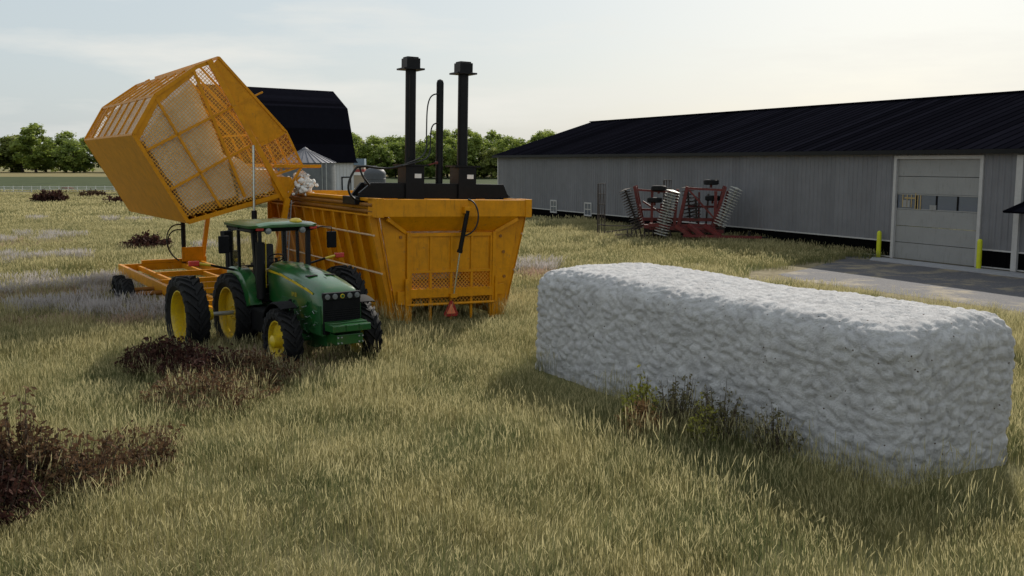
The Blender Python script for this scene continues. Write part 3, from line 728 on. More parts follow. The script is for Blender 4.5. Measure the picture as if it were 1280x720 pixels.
# ------------------------------------------------------------------ tyres
def tyre_mb(R_, W, rim, nlug=22, lugh=.045, lugw=.075):
    b = MB(); h = W/2
    prof = [(-h*.72, rim), (-h*.98, rim+(R_-rim)*.35), (-h, rim+(R_-rim)*.62), (-h*.86, R_-lugh*1.3), (-h*.5, R_-lugh*.9), (0, R_-lugh*.7), (h*.5, R_-lugh*.9), (h*.86, R_-lugh*1.3), (h, rim+(R_-rim)*.62), (h*.98, rim+(R_-rim)*.35), (h*.72, rim)]
    b.lathe(prof, n=44, closed=True)
    for s in (-1, 1):
        for i in range(nlug):
            a0 = 2*math.pi*(i+(.5 if s > 0 else 0))/nlug
            secs = []
            for u, dr in ((-.04, 0), (.30, .0), (.62, -.004), (.92, -.018), (1.02, -.11)):
                y = s*h*u; a = a0+.40*abs(u)**1.0*(1 if u > 0 else -1)*.9
                ro = R_+dr; ri = ro-lugh*1.8; wa = lugw/R_/2*(1+.25*max(u, 0))
                secs.append([(ri*math.cos(a-wa*1.25), y, ri*math.sin(a-wa*1.25)), (ro*math.cos(a-wa), y, ro*math.sin(a-wa)), (ro*math.cos(a+wa), y, ro*math.sin(a+wa)), (ri*math.cos(a+wa*1.25), y, ri*math.sin(a+wa*1.25))])
            b.loft(secs)
    return b
def rim_mb(rr, W, depth, hub, outside=-1):
    """dished disc; 'outside' is the side (sign of y) the rim face is seen from"""
    b = MB(); h = W/2*.74; o = outside
    b.lathe([(-h, rr+.025), (-h, rr-.02), (-h*.6, rr-.045), (h*.6, rr-.045), (h, rr-.02), (h, rr+.025)], n=44, closed=False)
    b.f = [f for f in b.f if len(f) == 4]
    y0 = o*h*depth
    b.lathe([(y0+o*.05, rr-.05), (y0, rr-.14), (y0-o*.02, rr*.45), (y0+o*.06, rr*.30), (y0+o*.06, .02)], n=40)
    for k in range(8):
        a = 2*math.pi*k/8; b.tube([(rr*.24*math.cos(a), y0+o*.05, rr*.24*math.sin(a)), (rr*.24*math.cos(a), y0+o*.10, rr*.24*math.sin(a))], .018, 6)
    if hub: b.lathe([(y0+o*.02, hub), (y0+o*.22, hub*.92), (y0+o*.26, hub*.6), (y0+o*.27, .01)], n=24)
    return b

# ------------------------------------------------------------------ tractor
HA = math.atan2(-.815, .58)
trc = thing('tractor', 'green and yellow row crop tractor with dual rear wheels parked before the orange builder', 'tractor', (-5.93, 24.17, 0), HA)
def wheel(y, x, R_, W, rim, depth, hub, side, nl, lugw=.075):
    w_ = rim_mb(rim, W, depth, hub, side).build('wheel', 'yellow', trc, smooth=True, loc=(x, y, R_-.03))
    t_ = tyre_mb(R_, W, rim, nl, .062, lugw).build('tyre', 'rubber', w_, smooth=False)
    t_.rotation_euler = (0, rng.uniform(0, 1), 0)
    return w_
RR_, RF = .955, .715
for s in (-1, 1):
    wheel(s*.86, 0, RR_, .50, .61, -.1, 0, s, 21, .09)
    wheel(s*2.0, 0, RR_, .52, .61, -.75, .0, s, 21, .09)
    wheel(s*.93, 3.05, RF, .40, .44, .1, .15, s, 20, .06)
ax_ = MB(); ax_.tube([(0, -2.0, RR_-.03), (0, 2.0, RR_-.03)], .05, 14)
ax_.build('rear_axle', 'galv', trc, smooth=True)
hb = MB()
for s in (-1, 1): hb.lathe([(s*1.40, .05), (s*1.42, .13), (s*1.52, .15), (s*1.74, .21), (s*1.80, .05)], (0, 0, RR_-.03), n=24)
hb.build('dual_hub', 'yellow', trc, smooth=True)
MB().lathe([(-.62, .2), (.62, .2)], (0, 0, RR_-.03), n=20).box(-.45, .7, -.32, .32, .55, 1.35).box(.7, 2.0, -.24, .24, .62, 1.25).build('transmission', 'green_dark', trc, bevel=.02)
MB().tube([(3.05, -.78, RF), (3.05, .78, RF)], .085, 12).box(2.85, 3.25, -.28, .28, .5, .85).build('front_axle', 'green_dark', trc, bevel=.01)
# hood: rounded loft
def hood_sec(x, hw, zt, zb, r):
    P_ = [(x, -hw, zb), (x, -hw-.01, zt-r*1.6), (x, -hw+.03, zt-r*.8), (x, -hw+r*.8, zt-r*.22), (x, -hw*.35, zt), (x, hw*.35, zt), (x, hw-r*.8, zt-r*.22), (x, hw-.03, zt-r*.8), (x, hw+.01, zt-r*1.6), (x, hw, zb)]
    return P_
hd = MB(); S_ = [(1.02, .40, 2.18, 1.30, .13), (1.6, .43, 2.17, 1.27, .14), (2.3, .455, 2.13, 1.20, .15), (3.0, .47, 2.05, 1.15, .15), (3.5, .475, 1.96, 1.12, .14), (3.82, .465, 1.88, 1.12, .13), (3.98, .44, 1.81, 1.12, .10), (4.03, .41, 1.75, 1.12, .06)]
hd.loft([hood_sec(*a) for a in S_]); hood = hd.build('hood', 'green', trc, smooth=True)
st = MB()
for s in (-1, 1):
    pts = [(1.04, 2.01), (1.8, 1.985), (2.6, 1.91), (3.3, 1.81), (3.66, 1.745)]
    for (x0, z0), (x1, z1) in zip(pts[:-1], pts[1:]):
        y0 = s*(.415+.018*(x0-1)+.012); y1 = s*(.415+.018*(x1-1)+.012)
        if x0 > 2.2: y0 = s*.487
        if x1 > 2.2: y1 = s*.487
        st.add([(x0, y0, z0-.035), (x1, y1, z1-.035), (x1, y1, z1+.005), (x0, y0, z0+.025)], [(0,1,2,3)])
sto = st.build('hood_stripe', 'yellow', hood)
sl = sto.modifiers.new('s', 'SOLIDIFY'); sl.thickness = .006; sl.offset = 0
# number decal low on the hood side, a few strokes of yellow
dc = MB()
for s in (-1, 1):
    for k, (dx, dz, w_, h_) in enumerate([(0, 0, .05, .012), (0, .04, .05, .012), (0, .08, .05, .012), (-.02, .04, .012, .09), (.02, .04, .012, .09), (.08, .04, .012, .09), (.13, .06, .012, .05), (.16, .04, .012, .09), (.145, .04, .04, .012), (.21, .04, .012, .09)]):
        xc, zc = 2.78+dx*(-s*-1 if s < 0 else -1), 1.58+dz
        y = s*.488; dc.box(xc-w_/2, xc+w_/2, min(y, y+s*.004), max(y, y+s*.004), zc-h_/2, zc+h_/2)
dc.build('number_decal', 'yellow', hood)
vt = MB()
for s in (-1, 1): vt.bar((3.02, s*.10, 2.052), (3.02, s*.33, 2.035), .16, .012)
vt.bar((1.1, 0, 2.182), (2.3, 0, 2.132), .012, .006).bar((2.3, 0, 2.132), (3.3, 0, 2.0), .012, .006); vt.build('hood_vent', 'black_matte', hood)
# engine side screens and clutter
sd_ = MB()
for s in (-1, 1): sd_.box(1.95, 3.98, min(s*.36, s*.44), max(s*.36, s*.44), .86, 1.16)
sd_.box(2.0, 3.9, -.3, .3, .62, .9)
for s in (-1, 1): sd_.box(1.95, 3.98, min(s*.43, s*.47), max(s*.43, s*.47), .88, 1.50)
cl = sd_; rr_ = random.Random(3)
for k in range(46):
    s = -1 if k % 3 else 1; x0, z0 = rr_.uniform(2.2, 3.75), rr_.uniform(.85, 1.45); p = (x0, s*.475, z0); q = (x0+rr_.uniform(-.22, .22), s*.48, z0+rr_.uniform(-.14, .14))
    cl.tube([p, q], rr_.uniform(.008, .02), 6)
cl.build('engine_frame', 'green_dark', trc)
cl = MB()
for k in range(18):
    s = -1; x0, z0 = rr_.uniform(2.3, 3.75), rr_.uniform(.8, 1.5); cl.tube([(x0, s*.49, z0), (x0+rr_.uniform(-.14, .14), s*.495, z0+rr_.uniform(-.05, .05))], .008, 6)
cl.build('engine_fitting', 'galv', trc)
gl = MB().box(3.97, 4.06, -.425, .425, .90, 1.66).build('grille', 'black_matte', trc, bevel=.015)
gb = MB()
for z in np.arange(.96, 1.42, .045): gb.box(4.06, 4.07, -.40, .40, float(z), float(z)+.012)
gb.build('grille_bar', 'black', gl)
MB().box(3.96, 4.075, -.43, .43, 1.61, 1.78).build('lamp_panel', 'black', gl, bevel=.02)
for y in (-.34, -.17, .17, .34): MB().lathe([(4.07, .062), (4.09, .055), (4.095, .01)], (0, y, 1.695), 'X', 18).build('headlight', 'lens', gl, smooth=True)
bd = MB().lathe([(4.07, .05), (4.085, .048), (4.088, .01)], (0, 0, 1.695), 'X', 16).build('badge', 'yellow', gl)
MB().lathe([(4.088, .034), (4.092, .034)], (0, 0, 1.695), 'X', 12).build('badge_face', 'green', bd)
# front weight bracket
wt = MB().box(4.10, 4.50, -.43, .43, 1.00, 1.15).box(4.08, 4.34, -.43, .43, 1.15, 1.18)
for y in (-.30, 0, .30): wt.box(4.50, 4.52, y-.125, y+.125, 1.01, 1.14)
wt.box(3.9, 4.4, -.30, .30, .72, .93)
wt.build('front_bracket', 'green', trc, bevel=.012)
bt = MB()
for y in (-.28, -.2, .2, .28):
    for z in (.76, .88): bt.tube([(4.4, y, z), (4.43, y, z)], .018, 6)
bt.build('bolt', 'galv', trc)
# cab
fl = MB().box(-.55, 1.0, -.62, .62, 1.25, 1.42).box(-.6, .6, -.66, .66, 1.3, 1.6); fl.build('cab_floor', 'black_matte', trc, bevel=.02)
cf = MB()
T = {'fr': (.98, .70, 1.42, .86, .66, 2.94), 'br': (-.55, .68, 1.55, -.60, .66, 2.94)}
for s in (-1, 1):
    cf.bar((.98, s*.60, 1.30), (.86, s*.68, 2.96), .11, .10)       # A
    cf.bar((.10, s*.74, 1.30), (.08, s*.74, 2.96), .07, .07)       # B
    cf.bar((-.56, s*.68, 1.50), (-.62, s*.68, 2.96), .10, .10)     # C
    cf.bar((-.60, s*.70, 2.92), (.88, s*.70, 2.92), .08, .08)
    cf.bar((-.56, s*.70, 1.52), (.98, s*.66, 1.36), .06, .10)
cf.bar((.86, -.66, 2.92), (.86, .66, 2.92), .08, .08); cf.bar((-.61, -.66, 2.92), (-.61, .66, 2.92), .08, .08)
cf.bar((-.58, -.66, 1.95), (-.58, .66, 1.95), .05, .06)
cf.build('cab_frame', 'black', trc, bevel=.012)
def glass_pane(name, q): return MB().add(q, [(0, 1, 2, 3)]).build(name, 'glass', trc, fix=False)
glass_pane('windscreen', [(.99, -.58, 1.42), (.99, .58, 1.42), (.87, .62, 2.90), (.87, -.62, 2.90)])
for s in (-1, 1):
    glass_pane('side_window', [(.93, s*.655, 1.44), (.84, s*.70, 2.88), (.12, s*.745, 2.88), (.13, s*.745, 1.44)])
    glass_pane('side_window', [(.06, s*.745, 1.62), (.05, s*.745, 2.88), (-.57, s*.70, 2.88), (-.52, s*.70, 1.62)])
glass_pane('rear_window', [(-.59, -.62, 1.98), (-.59, .62, 1.98), (-.62, .62, 2.88), (-.62, -.62, 2.88)])
def rsec(x, hw, z0, z1, r=.06):
    return [(x, -hw, z0), (x, -hw-.02, z0+.06), (x, -hw+r, z1-.02), (x, -hw*.5, z1+.015), (x, hw*.5, z1+.015), (x, hw-r, z1-.02), (x, hw+.02, z0+.06), (x, hw, z0)]
rfm = MB().loft([rsec(-.86, .66, 2.99, 3.04), rsec(-.80, .76, 2.975, 3.07), rsec(0, .81, 2.97, 3.11), rsec(.9, .81, 2.97, 3.10), rsec(1.12, .78, 2.98, 3.07), rsec(1.18, .70, 2.99, 3.04)]).build('cab_roof', 'green', trc, smooth=True)
MB().box(-.75, 1.05, -.74, .74, 2.90, 2.985).build('roof_lining', 'black_matte', rfm, bevel=.02)
MB().lathe([(3.06, .15), (3.12, .15), (3.17, .10), (3.185, .01)], (.95, .34, -.0), 'Z', 20).build('gps_dome', 'yellow', rfm, smooth=True)
for y in (-.42, .42): MB().lathe([(1.10, .075), (1.17, .07), (1.18, .01)], (0, y, 2.91), 'X', 16).build('work_light', 'lens', rfm, smooth=True)
MB().box(1.06, 1.14, -.70, -.52, 2.92, 3.0).box(1.06, 1.14, .62, .80, 2.92, 3.0).build('marker_light', 'red_lens', rfm, bevel=.02)
# inside the cab
se = MB().box(-.25, .25, -.25, .25, 1.78, 1.92).box(-.33, -.20, -.25, .25, 1.90, 2.50).box(-.15, .15, -.2, .2, 1.45, 1.78).box(-.2, .2, .30, .38, 2.0, 2.08).box(-.2, .2, -.38, -.30, 2.0, 2.08)
se.build('seat', 'seat', trc, bevel=.04)
swm = MB().tube([(.52+.17*math.cos(a)*.55, .19*math.sin(a), 2.22+.17*math.cos(a)*.6) for a in [2*math.pi*k/20 for k in range(21)]], .016, 6).tube([(.52, 0, 2.22), (.78, 0, 1.5)], .04, 8).bar((.52, -.18, 2.22), (.52, .18, 2.22), .02, .02)
swm.build('steering_wheel', 'black_matte', trc)
MB().box(.72, .92, -.22, .22, 1.42, 2.02).build('dash', 'black_matte', trc, bevel=.03)
MB().box(.25, .45, -.66, -.6, 1.46, 1.56).build('amber_light', mat('amber', (.55, .13, .02), .4), trc, bevel=.02)
# exhaust stack and air intake in front of the cab's right corner
ex = MB().tube([(1.12, -.62, 1.36), (1.12, -.62, 2.66)], .105, 18).tube([(1.12, -.62, 2.66), (1.12, -.62, 2.92)], .045, 12).build('exhaust_stack', 'black', trc, smooth=True)
MB().tube([(1.12, -.50, 1.6), (1.12, -.48, 2.7)], .012, 6).build('handrail', 'yellow', trc)
# mirrors and arms
for s in (-1, 1):
    mr = MB().box(.72, .80, min(s*1.22, s*1.46), max(s*1.22, s*1.46), 2.42, 2.82).build('mirror', 'black_matte', trc, bevel=.02)
    MB().tube([(.86, s*.74, 2.88), (.80, s*1.05, 2.95), (.76, s*1.34, 2.92), (.76, s*1.34, 2.80)], .014, 6).build('mirror_arm', 'black', mr)
    am = MB().tube([(.1, s*.74, 1.92), (.1, s*1.30, 2.06), (.12, s*1.45, 2.10)], .028, 8).build('lamp_arm', 'black', trc)
    MB().tube([(.12, s*1.45, 2.10), (.12, s*1.72, 2.15)], .032, 8).build('reflector', 'yellow', am)
    MB().box(.07, .18, min(s*1.72, s*1.96), max(s*1.72, s*1.96), 2.10, 2.22).build('flasher', 'red_lens', am, bevel=.02)
MB().box(-.45, -.15, -1.0, -.80, 2.35, 2.85).build('side_box', 'black_matte', trc, bevel=.02)
# rear fenders
def fender(s, x, zc, rad, y0, y1, a0, a1, m, name, th=.03, n=14, drop=.08):
    secs = []
    for i in range(n+1):
        a = a0+(a1-a0)*i/n; c_, s_ = math.cos(a), math.sin(a)
        o = [(rad, y0), (rad+th, y0), (rad+th, y1), (rad+th-drop, y1+s*.05), (rad-drop, y1+s*.04), (rad, y1-s*.01)]
        secs.append([(x+r_*c_, s*abs(y_) if True else y_, zc+r_*s_) for r_, y_ in o])
    return MB().loft(secs).build(name, m, trc, smooth=True)
for s in (-1, 1):
    fender(s, 0, RR_, 1.03, .58*s, .86*s, R(14), R(112), 'green', 'rear_fender', .04, 14, .14)
    fender(s, 3.05, RF, .80, .74*s, 1.06*s, R(62), R(150), 'black_matte', 'front_fender', .02, 10, .03)
    MB().bar((3.0, s*.6, RF+.1), (3.0, s*.72, RF+.85), .06, .05).build('fender_bracket', 'black_matte', trc)
# steps and tank below the cab
MB().box(.95, 1.9, -.82, -.42, .62, 1.16).box(.8, 1.9, .42, .82, .62, 1.16).build('fuel_tank', 'black_matte', trc, bevel=.05)
ms_ = MB()
for z in (.55, .85, 1.15): ms_.box(.55, .95, .70, .95, z, z+.03)
ms_.build('step', 'black_matte', trc)
MB().box(.55, .95, -.86, -.5, .75, 1.05).build('battery_box', 'black', trc, bevel=.02)
# three point hitch and lamps at the rear right
hh = MB().bar((-.5, -.35, .75), (-1.25, -.45, .65), .08, .10).bar((-.5, .35, .75), (-1.25, .45, .65), .08, .10).bar((-.5, 0, .5), (-1.35, 0, .45), .12, .06).bar((-.55, -.35, 1.5), (-.95, -.42, .72), .05, .05).bar((-.55, .35, 1.5), (-.95, .42, .72), .05, .05)
hh.build('hitch', 'black', trc)
MB().tube([(-1.0, -.5, 1.9), (-.62, -.56, 2.15)], .07, 10).lathe([(-.58, .1), (-.5, .1)], (-.9, 0, 1.95), 'Y', 12).build('work_lamp', 'yellow', trc)
MB().box(-.9, -.62, -.75, -.45, 1.85, 2.35).build('hose_reel', 'black_matte', trc, bevel=.06)

# ------------------------------------------------------------------ boll buggy
AG = R(31.5)
bug = thing('boll_buggy', 'orange boll buggy with its mesh basket tipped up over the module builder', 'boll buggy', (-9.72, 30.0, 0), AG)
# local: x right, y away, z up; near end of the basket at y=0
BLG = 8.5
A, B, P3, Cc, Tt, D_, E_, F_, G_ = (0, 2.70), (-1.45, 5.28), (-.79, 6.42), (.41, 7.27), (.82, 7.43), (1.09, 7.59), (3.10, 5.42), (3.59, 4.37), (2.99, 3.43)
def pl(poly, y, th=.03): return MB().prism(poly, y, y+th, 'Y')
def inset(p, q, k): return (p[0]+(q[0]-p[0])*k, p[1]+(q[1]-p[1])*k)
def strip(mb, p, q, y0, y1, th):
    """plate along y between profile points p and q, thickened outwards"""
    d = Vector((q[0]-p[0], q[1]-p[1])).normalized(); n = Vector((d.y, -d.x))*th
    mb.prism([p, q, (q[0]-n.x, q[1]-n.y), (p[0]-n.x, p[1]-n.y)], y0, y1, 'Y')
fb = MB(); strip(fb, A, B, .0, BLG, .05); bk = fb.build('basket_floor', 'orange', bug)
wb_ = MB(); strip(wb_, G_, A, .0, BLG, .05); wb_.build('basket_wall', 'orange', bug)
def sheet_xz(mb, p, q): return mb.add([(p[0], 0, p[1]), (q[0], 0, q[1]), (q[0], BLG, q[1]), (p[0], BLG, p[1])], [(0, 1, 2, 3)])
sheet_xz(sheet_xz(sheet_xz(MB(), B, P3), P3, Cc), Cc, Tt).build('wall_screen', 'screen_side', bug)
sheet_xz(sheet_xz(MB(), D_, E_), E_, F_).build('hood_screen', 'screen_side', bug)
wr = MB()
for y in np.linspace(0, BLG, 8)[1:-1]:
    y = float(y)
    for p, q in ((B, P3), (P3, Cc), (Cc, Tt), (D_, E_), (E_, F_), (A, B)): wr.bar((p[0], y, p[1]), (q[0], y, q[1]), .07, .06)
wr.build('hoop_rib', 'orange', bug)
lr = MB()
for p in (P3, Cc, D_, E_, F_, B): lr.bar((p[0], 0, p[1]), (p[0], BLG, p[1]), .07, .07)
lr.build('long_rail', 'orange', bug)
# screen surface and frame of both ends
MSH = [(-.02, 2.86), (-1.36, 5.02), (-.77, 6.20), (.38, 7.12), (.80, 7.36), (2.93, 3.55)]
for y, nm in ((.0, 'end_screen'), (BLG-.02, 'end_screen')):
    e_ = MB().add([(u, y+.02, v) for u, v in MSH], [tuple(range(len(MSH)))]).build(nm, 'screen', bug)
def rb2(mb, p, q, y, w=.09, d=.07): mb.bar((p[0], y, p[1]), (q[0], y, q[1]), d, w, up=(0, 0, 1)) if abs(p[0]-q[0]) > .01 else mb.bar((p[0], y, p[1]), (q[0], y, q[1]), d, w, up=(1, 0, 0))
for y in (-.03, BLG+.03):
    e = MB()
    loop = [A, B, P3, Cc, Tt]
    for p, q in zip(loop[:-1], loop[1:]): rb2(e, p, q, y, .11, .08)
    rb2(e, A, (2.85, 3.46), y, .13, .09)
    rb2(e, (-.77, 6.33), (.99, 3.12), y, .075, .06); rb2(e, (.34, 7.16), (1.74, 3.42), y, .085, .065)
    rb2(e, (-1.11, 4.82), (2.95, 6.90-.02 if False else 6.92), y, .07, .06) if False else rb2(e, (-1.11, 4.82), (2.07, 6.47), y, .075, .06)
    rb2(e, (-.47, 3.68), (1.94, 4.99), y, .075, .06)
    rb2(e, (1.74, 6.30), (2.4, 6.62), y, .05, .05)
    e.build('end_frame', 'orange', bug)
    b2 = MB(); rb2(b2, (.78, 7.50), (3.05, 3.30), y-.05, .17, .10); b2.build('dump_beam', 'orange', bug, bevel=.01)
    # solid corner plate between floor frame and screen edge, and hood gusset
    pl([B, (-1.30, 5.10), (-.74, 6.15), (.36, 7.06), (.41, 7.27), P3], y-.012, .024).build('corner_plate', 'orange', bug)
    pl([(.92, 7.40), D_, E_, (2.27, 4.99), ], y-.015, .03).build('hood_plate', 'orange', bug)
    MB().add([(u, y, v) for u, v in [(2.27, 4.99), E_, F_, (2.66, 4.08)]], [(0,1,2,3)]).build('hood_screen', 'lattice', bug)
    e = MB()
    for p, q in ((D_, E_), (E_, F_), ((2.27, 4.99), E_), ((2.66, 4.08), F_), (F_, G_)): rb2(e, p, q, y-.02, .07, .06)
    e.bar((2.66, y-.05, 4.36), (4.2, y-.05, 4.36), .10, .09)
    e.build('hood_frame', 'orange', bug)
    pl([(2.55, 4.05), (3.2, 4.02), (3.35, 3.75), (3.05, 3.25), (2.85, 3.30), (2.62, 3.75)], y-.03, .05).build('pivot_plate', 'orange', bug)
MB().box(3.75, 4.2, 0, BLG, 4.30, 4.34).box(3.55, 3.62, -.02, BLG+.02, 4.30, 4.42).build('spill_lip', 'orange', bug)
MB().tube([(3.02, -.1, 3.36), (3.02, BLG+.1, 3.36)], .06, 12).build('hinge_shaft', 'orange_dark', bug, smooth=True)
# slats on the lower wall
sl_ = MB()
for k_ in np.linspace(.08, .92, 9):
    p = inset(A, G_, float(k_)); sl_.box(p[0]-.02, p[0]+.02, .05, BLG-.05, p[1]+.06, p[1]+.12)
sl_.build('wall_slat', 'orange', bug)
# cotton in the basket: built in a block then squeezed into the profile
def cotton_prism(poly, y0, y1, amp, seed, ny=70, sub=10):
    pts = []
    for p, q in zip(poly, poly[1:]+poly[:1]):
        for i in range(sub): pts.append(inset(p, q, i/sub))
    n = len(pts); cx = sum(p[0] for p in pts)/n; cz = sum(p[1] for p in pts)/n; vs = []; fs = []
    for j in range(ny+1):
        y = y0+(y1-y0)*j/ny; e = min(j, ny-j)/4; k = 1-.10*max(0, 1-e)
        for (x_, z_) in pts:
            p = Vector((x_, y, z_)); d = Vector((x_-cx, 0, z_-cz))
            h = amp*(noise.noise(p*1.6+Vector((seed,)*3))+.6*(.5-noise.voronoi(p*3.5)[0][0]))
            vs.append(Vector((cx, y, cz))+d*(k+h))
    for j in range(ny):
        for i in range(n): i2 = (i+1) % n; fs.append((j*n+i, j*n+i2, (j+1)*n+i2, (j+1)*n+i))
    # lumpy near cap: rings towards the centre
    for (j, s) in ((0, -1), (ny, 1)):
        base = j*n; prev = [base+i for i in range(n)]; y = y0 if j == 0 else y1
        for r_ in (.85, .7, .55, .4, .25, .1):
            cur = []
            for (x_, z_) in pts:
                p = Vector((cx+(x_-cx)*r_*.95, y, cz+(z_-cz)*r_*.95)); hh_ = .10*noise.noise(p*2.2+Vector((seed,)*3))+.06*(.5-noise.voronoi(p*4)[0][0])
                vs.append(p+Vector((0, s*abs(hh_)*-1+s*.02, 0))); cur.append(len(vs)-1)
            for i in range(n): i2 = (i+1) % n; fs.append((prev[i], prev[i2], cur[i2], cur[i]))
            prev = cur
        fs.append(tuple(prev))
    return vs, fs
def to_world_buggy(o): o.location = bug.location; o.rotation_euler = (0, 0, AG); return o
vs, fs = cotton_prism([(.05, 2.84), (1.70, 3.28), (1.45, 4.3), (.52, 6.7), (.32, 7.02), (-.70, 6.14), (-1.28, 5.1)], .16, BLG-.2, .04, 5)
c1 = MB().add(vs, fs).build('cotton_pile', 'cotton_load', smooth=True); to_world_buggy(c1)
tag(c1, 'packed cotton load still inside the tipped orange mesh basket', 'cotton')
vs, fs = cotton_prism([(1.6, 3.25), (2.95, 3.62), (3.3, 3.95), (2.9, 4.25), (2.1, 4.3), (1.5, 4.7)], .22, BLG-.3, .07, 11)
c2 = MB().add(vs, fs).build('cotton_pile', 'cotton_load', smooth=True); to_world_buggy(c2)
tag(c2, 'sunlit loose cotton sliding down the low side of the tipped basket', 'cotton')
# tuft falling off the lip
rr_ = random.Random(12); tf = MB()
tf.lathe([(-.17, .02), (-.12, .13), (0, .19), (.12, .13), (.17, .02)], (3.62, .12, 3.78), 'Y', 12)
for k in range(150):
    c_ = Vector((3.62+rr_.gauss(.0, .16), -.12+rr_.uniform(-.15, .6), 3.78+rr_.gauss(0, .14))); r_ = rr_.uniform(.03, .095)
    vs = []; fs = []; n1, n2 = 7, 10
    for i in range(n1+1):
        th = math.pi*i/n1
        for j in range(n2):
            ph = 2*math.pi*j/n2; d = Vector((math.sin(th)*math.cos(ph), math.sin(th)*math.sin(ph), math.cos(th)))
            vs.append(c_+d*r_*(1+.35*noise.noise((c_+d*r_)*14)))
    for i in range(n1):
        for j in range(n2): fs.append((i*n2+j, (i+1)*n2+j, (i+1)*n2+(j+1) % n2, i*n2+(j+1) % n2))
    tf.add(vs, fs)
for k in range(60):
    p = Vector((3.62+rr_.gauss(0, .25), .1+rr_.uniform(-.2, .5), 3.75+rr_.gauss(0, .22))); tf.tube([p, p+Vector((rr_.gauss(0, .07), rr_.gauss(0, .07), rr_.gauss(-.03, .06)))], [.012, .004], 4)
to_world_buggy(tag(tf.build('cotton_tuft', mat('fluffy_cotton', (.74, .73, .70), .95, var=.1, scale=8, bump=.4), smooth=True), 'ragged white cotton tuft falling from the basket lip into the builder', 'cotton'))
MB().tube([(3.5, -.17, 3.90), (3.5, -.05, 3.90)], .13, 14).build('lip_roller', 'orange', bug, smooth=True)
# chassis
ch = MB(); X0, X1, YN, YF, ZC = -.56, 2.32, -3.2, 8.1, .56
for x in (X0, X1): ch.box(x-.06, x+.06, YN, YF, ZC-.10, ZC+.20)
for y in (YF, 1.1, 2.4, YN): ch.box(X0+.06, X1-.06, y-.1, y+.02, ZC-.08, ZC+.18)
ch.box(X0+.6, X0+.7, YN, YF, ZC-.05, ZC+.12).box(X0+.6, X1, 4.9, 5.0, ZC-.02, ZC+.16).box(X1-.7, X1-.6, YN, YF, ZC-.05, ZC+.12)
ch.box(.2, 2.32, YF-.12, YF+.04, ZC+.185, ZC+.30)
for y in (YF-.7, YF-.68): ch.prism([(X0+.06, ZC-.1), (X0+.75, ZC-.1), (X0+.06, ZC-.42)], y, y+.02, 'Y')
ch.box(X0-.05, X0+.05, 1.0, 2.6, .38, ZC-.10).box(X1-.05, X1+.05, 1.0, 2.6, .38, ZC-.10)
ch.build('chassis', 'orange', bug, bevel=.008)
# tongue to the tractor drawbar, worked out in buggy coordinates
ix = Matrix.Rotation(-AG, 4, 'Z'); hp = ix @ (Vector((-5.93, 24.17, 0))-Vector((.58, -.815, 0))*1.35-Vector((-9.72, 30, 0)))
MB().bar((X0+.1, YN, ZC), (hp.x, hp.y, .48), .12, .16).bar((X1-.1, YN, ZC), (hp.x, hp.y, .48), .12, .16).build('tongue', 'orange', bug)
MB().tube([(-1.75, 1.05, .5), (3.5, 1.05, .5)], .07, 10).tube([(-1.75, 2.15, .5), (3.5, 2.15, .5)], .07, 10).build('axle', 'orange_dark', bug)
for x in (-1.65, 3.4):
    for y in (1.05, 2.15):
        w_ = MB(Matrix.Rotation(R(90), 4, 'Z')); w_.v = []; q = rim_mb(.26, .34, .3, .08, 1 if x < 0 else -1)
        q.v = [tuple(Matrix.Rotation(R(90), 4, 'Z') @ Vector(v)) for v in q.v]
        wo = q.build('wheel', 'black', bug, smooth=True, loc=(x, y, .49))
        ty = tyre_mb(.50, .34, .27, 18, .03, .05); ty.v = [tuple(Matrix.Rotation(R(90), 4, 'Z') @ Vector(v)) for v in ty.v]
        ty.build('tyre', 'rubber', wo)
# lift towers and rams
for y, nm in ((-.35, 'near'), (BLG+.05, 'far')):
    yy = min(y, YF) if nm == 'far' else y
    MB().bar((2.42, yy, ZC+.1), (2.98, y, 3.36), .16, .14, up=(0, 1, 0)).bar((2.42, yy, ZC+.1), (2.42, yy, ZC+.35), .3, .2).build('lift_tower', 'orange' , bug, bevel=.008)
    rbase = (1.86 if nm == 'near' else 1.72); top = (1.92, y-.12, 4.99) if nm == 'near' else (1.72, YF-.15, 4.6)
    zb = ZC+.15; yb = y-.12 if nm == 'near' else YF-.15
    MB().tube([(rbase, yb, zb), (rbase+.02, yb, 3.02)], .085, 14).build('ram', 'black', bug, smooth=True)
    MB().tube([(rbase+.02, yb, 3.0), top], .04, 12).build('ram_rod', 'chrome', bug, smooth=True)
MB().bar((X1, -.5, ZC+.1), (X0, -.5, ZC+.1), .14, .16).build('ram_crossmember', 'orange', bug)
MB().box(1.62, 2.42, YF-.30, YF-.24, ZC+.20, ZC+.74).build('tower_plate', 'orange', bug, bevel=.006)
hs = MB()
for k, (z1, o) in enumerate(((2.15, 0), (1.95, .05))): hs.tube(bez((1.66, YF-.2, z1), (1.0+o, YF-.25, z1+.15), (.85+o, YF-.3, 1.2), (1.5, YF-.3, ZC+.25)), .026, 6)
hs.build('hose', 'hose', bug, smooth=True)
lt_ = MB()
lt_.bar((3.02, -.30, 3.30), (2.80, -.42, 1.2), .05, .05).bar((3.12, -.30, 3.30), (2.90, -.42, 1.2), .03, .03)
for k in range(14): lt_.bar((3.0-.015*k, -.31, 3.2-.14*k), (3.12-.015*k, -.31, 3.16-.14*k), .02, .02)
lt_.build('lock_link', 'galv', bug)

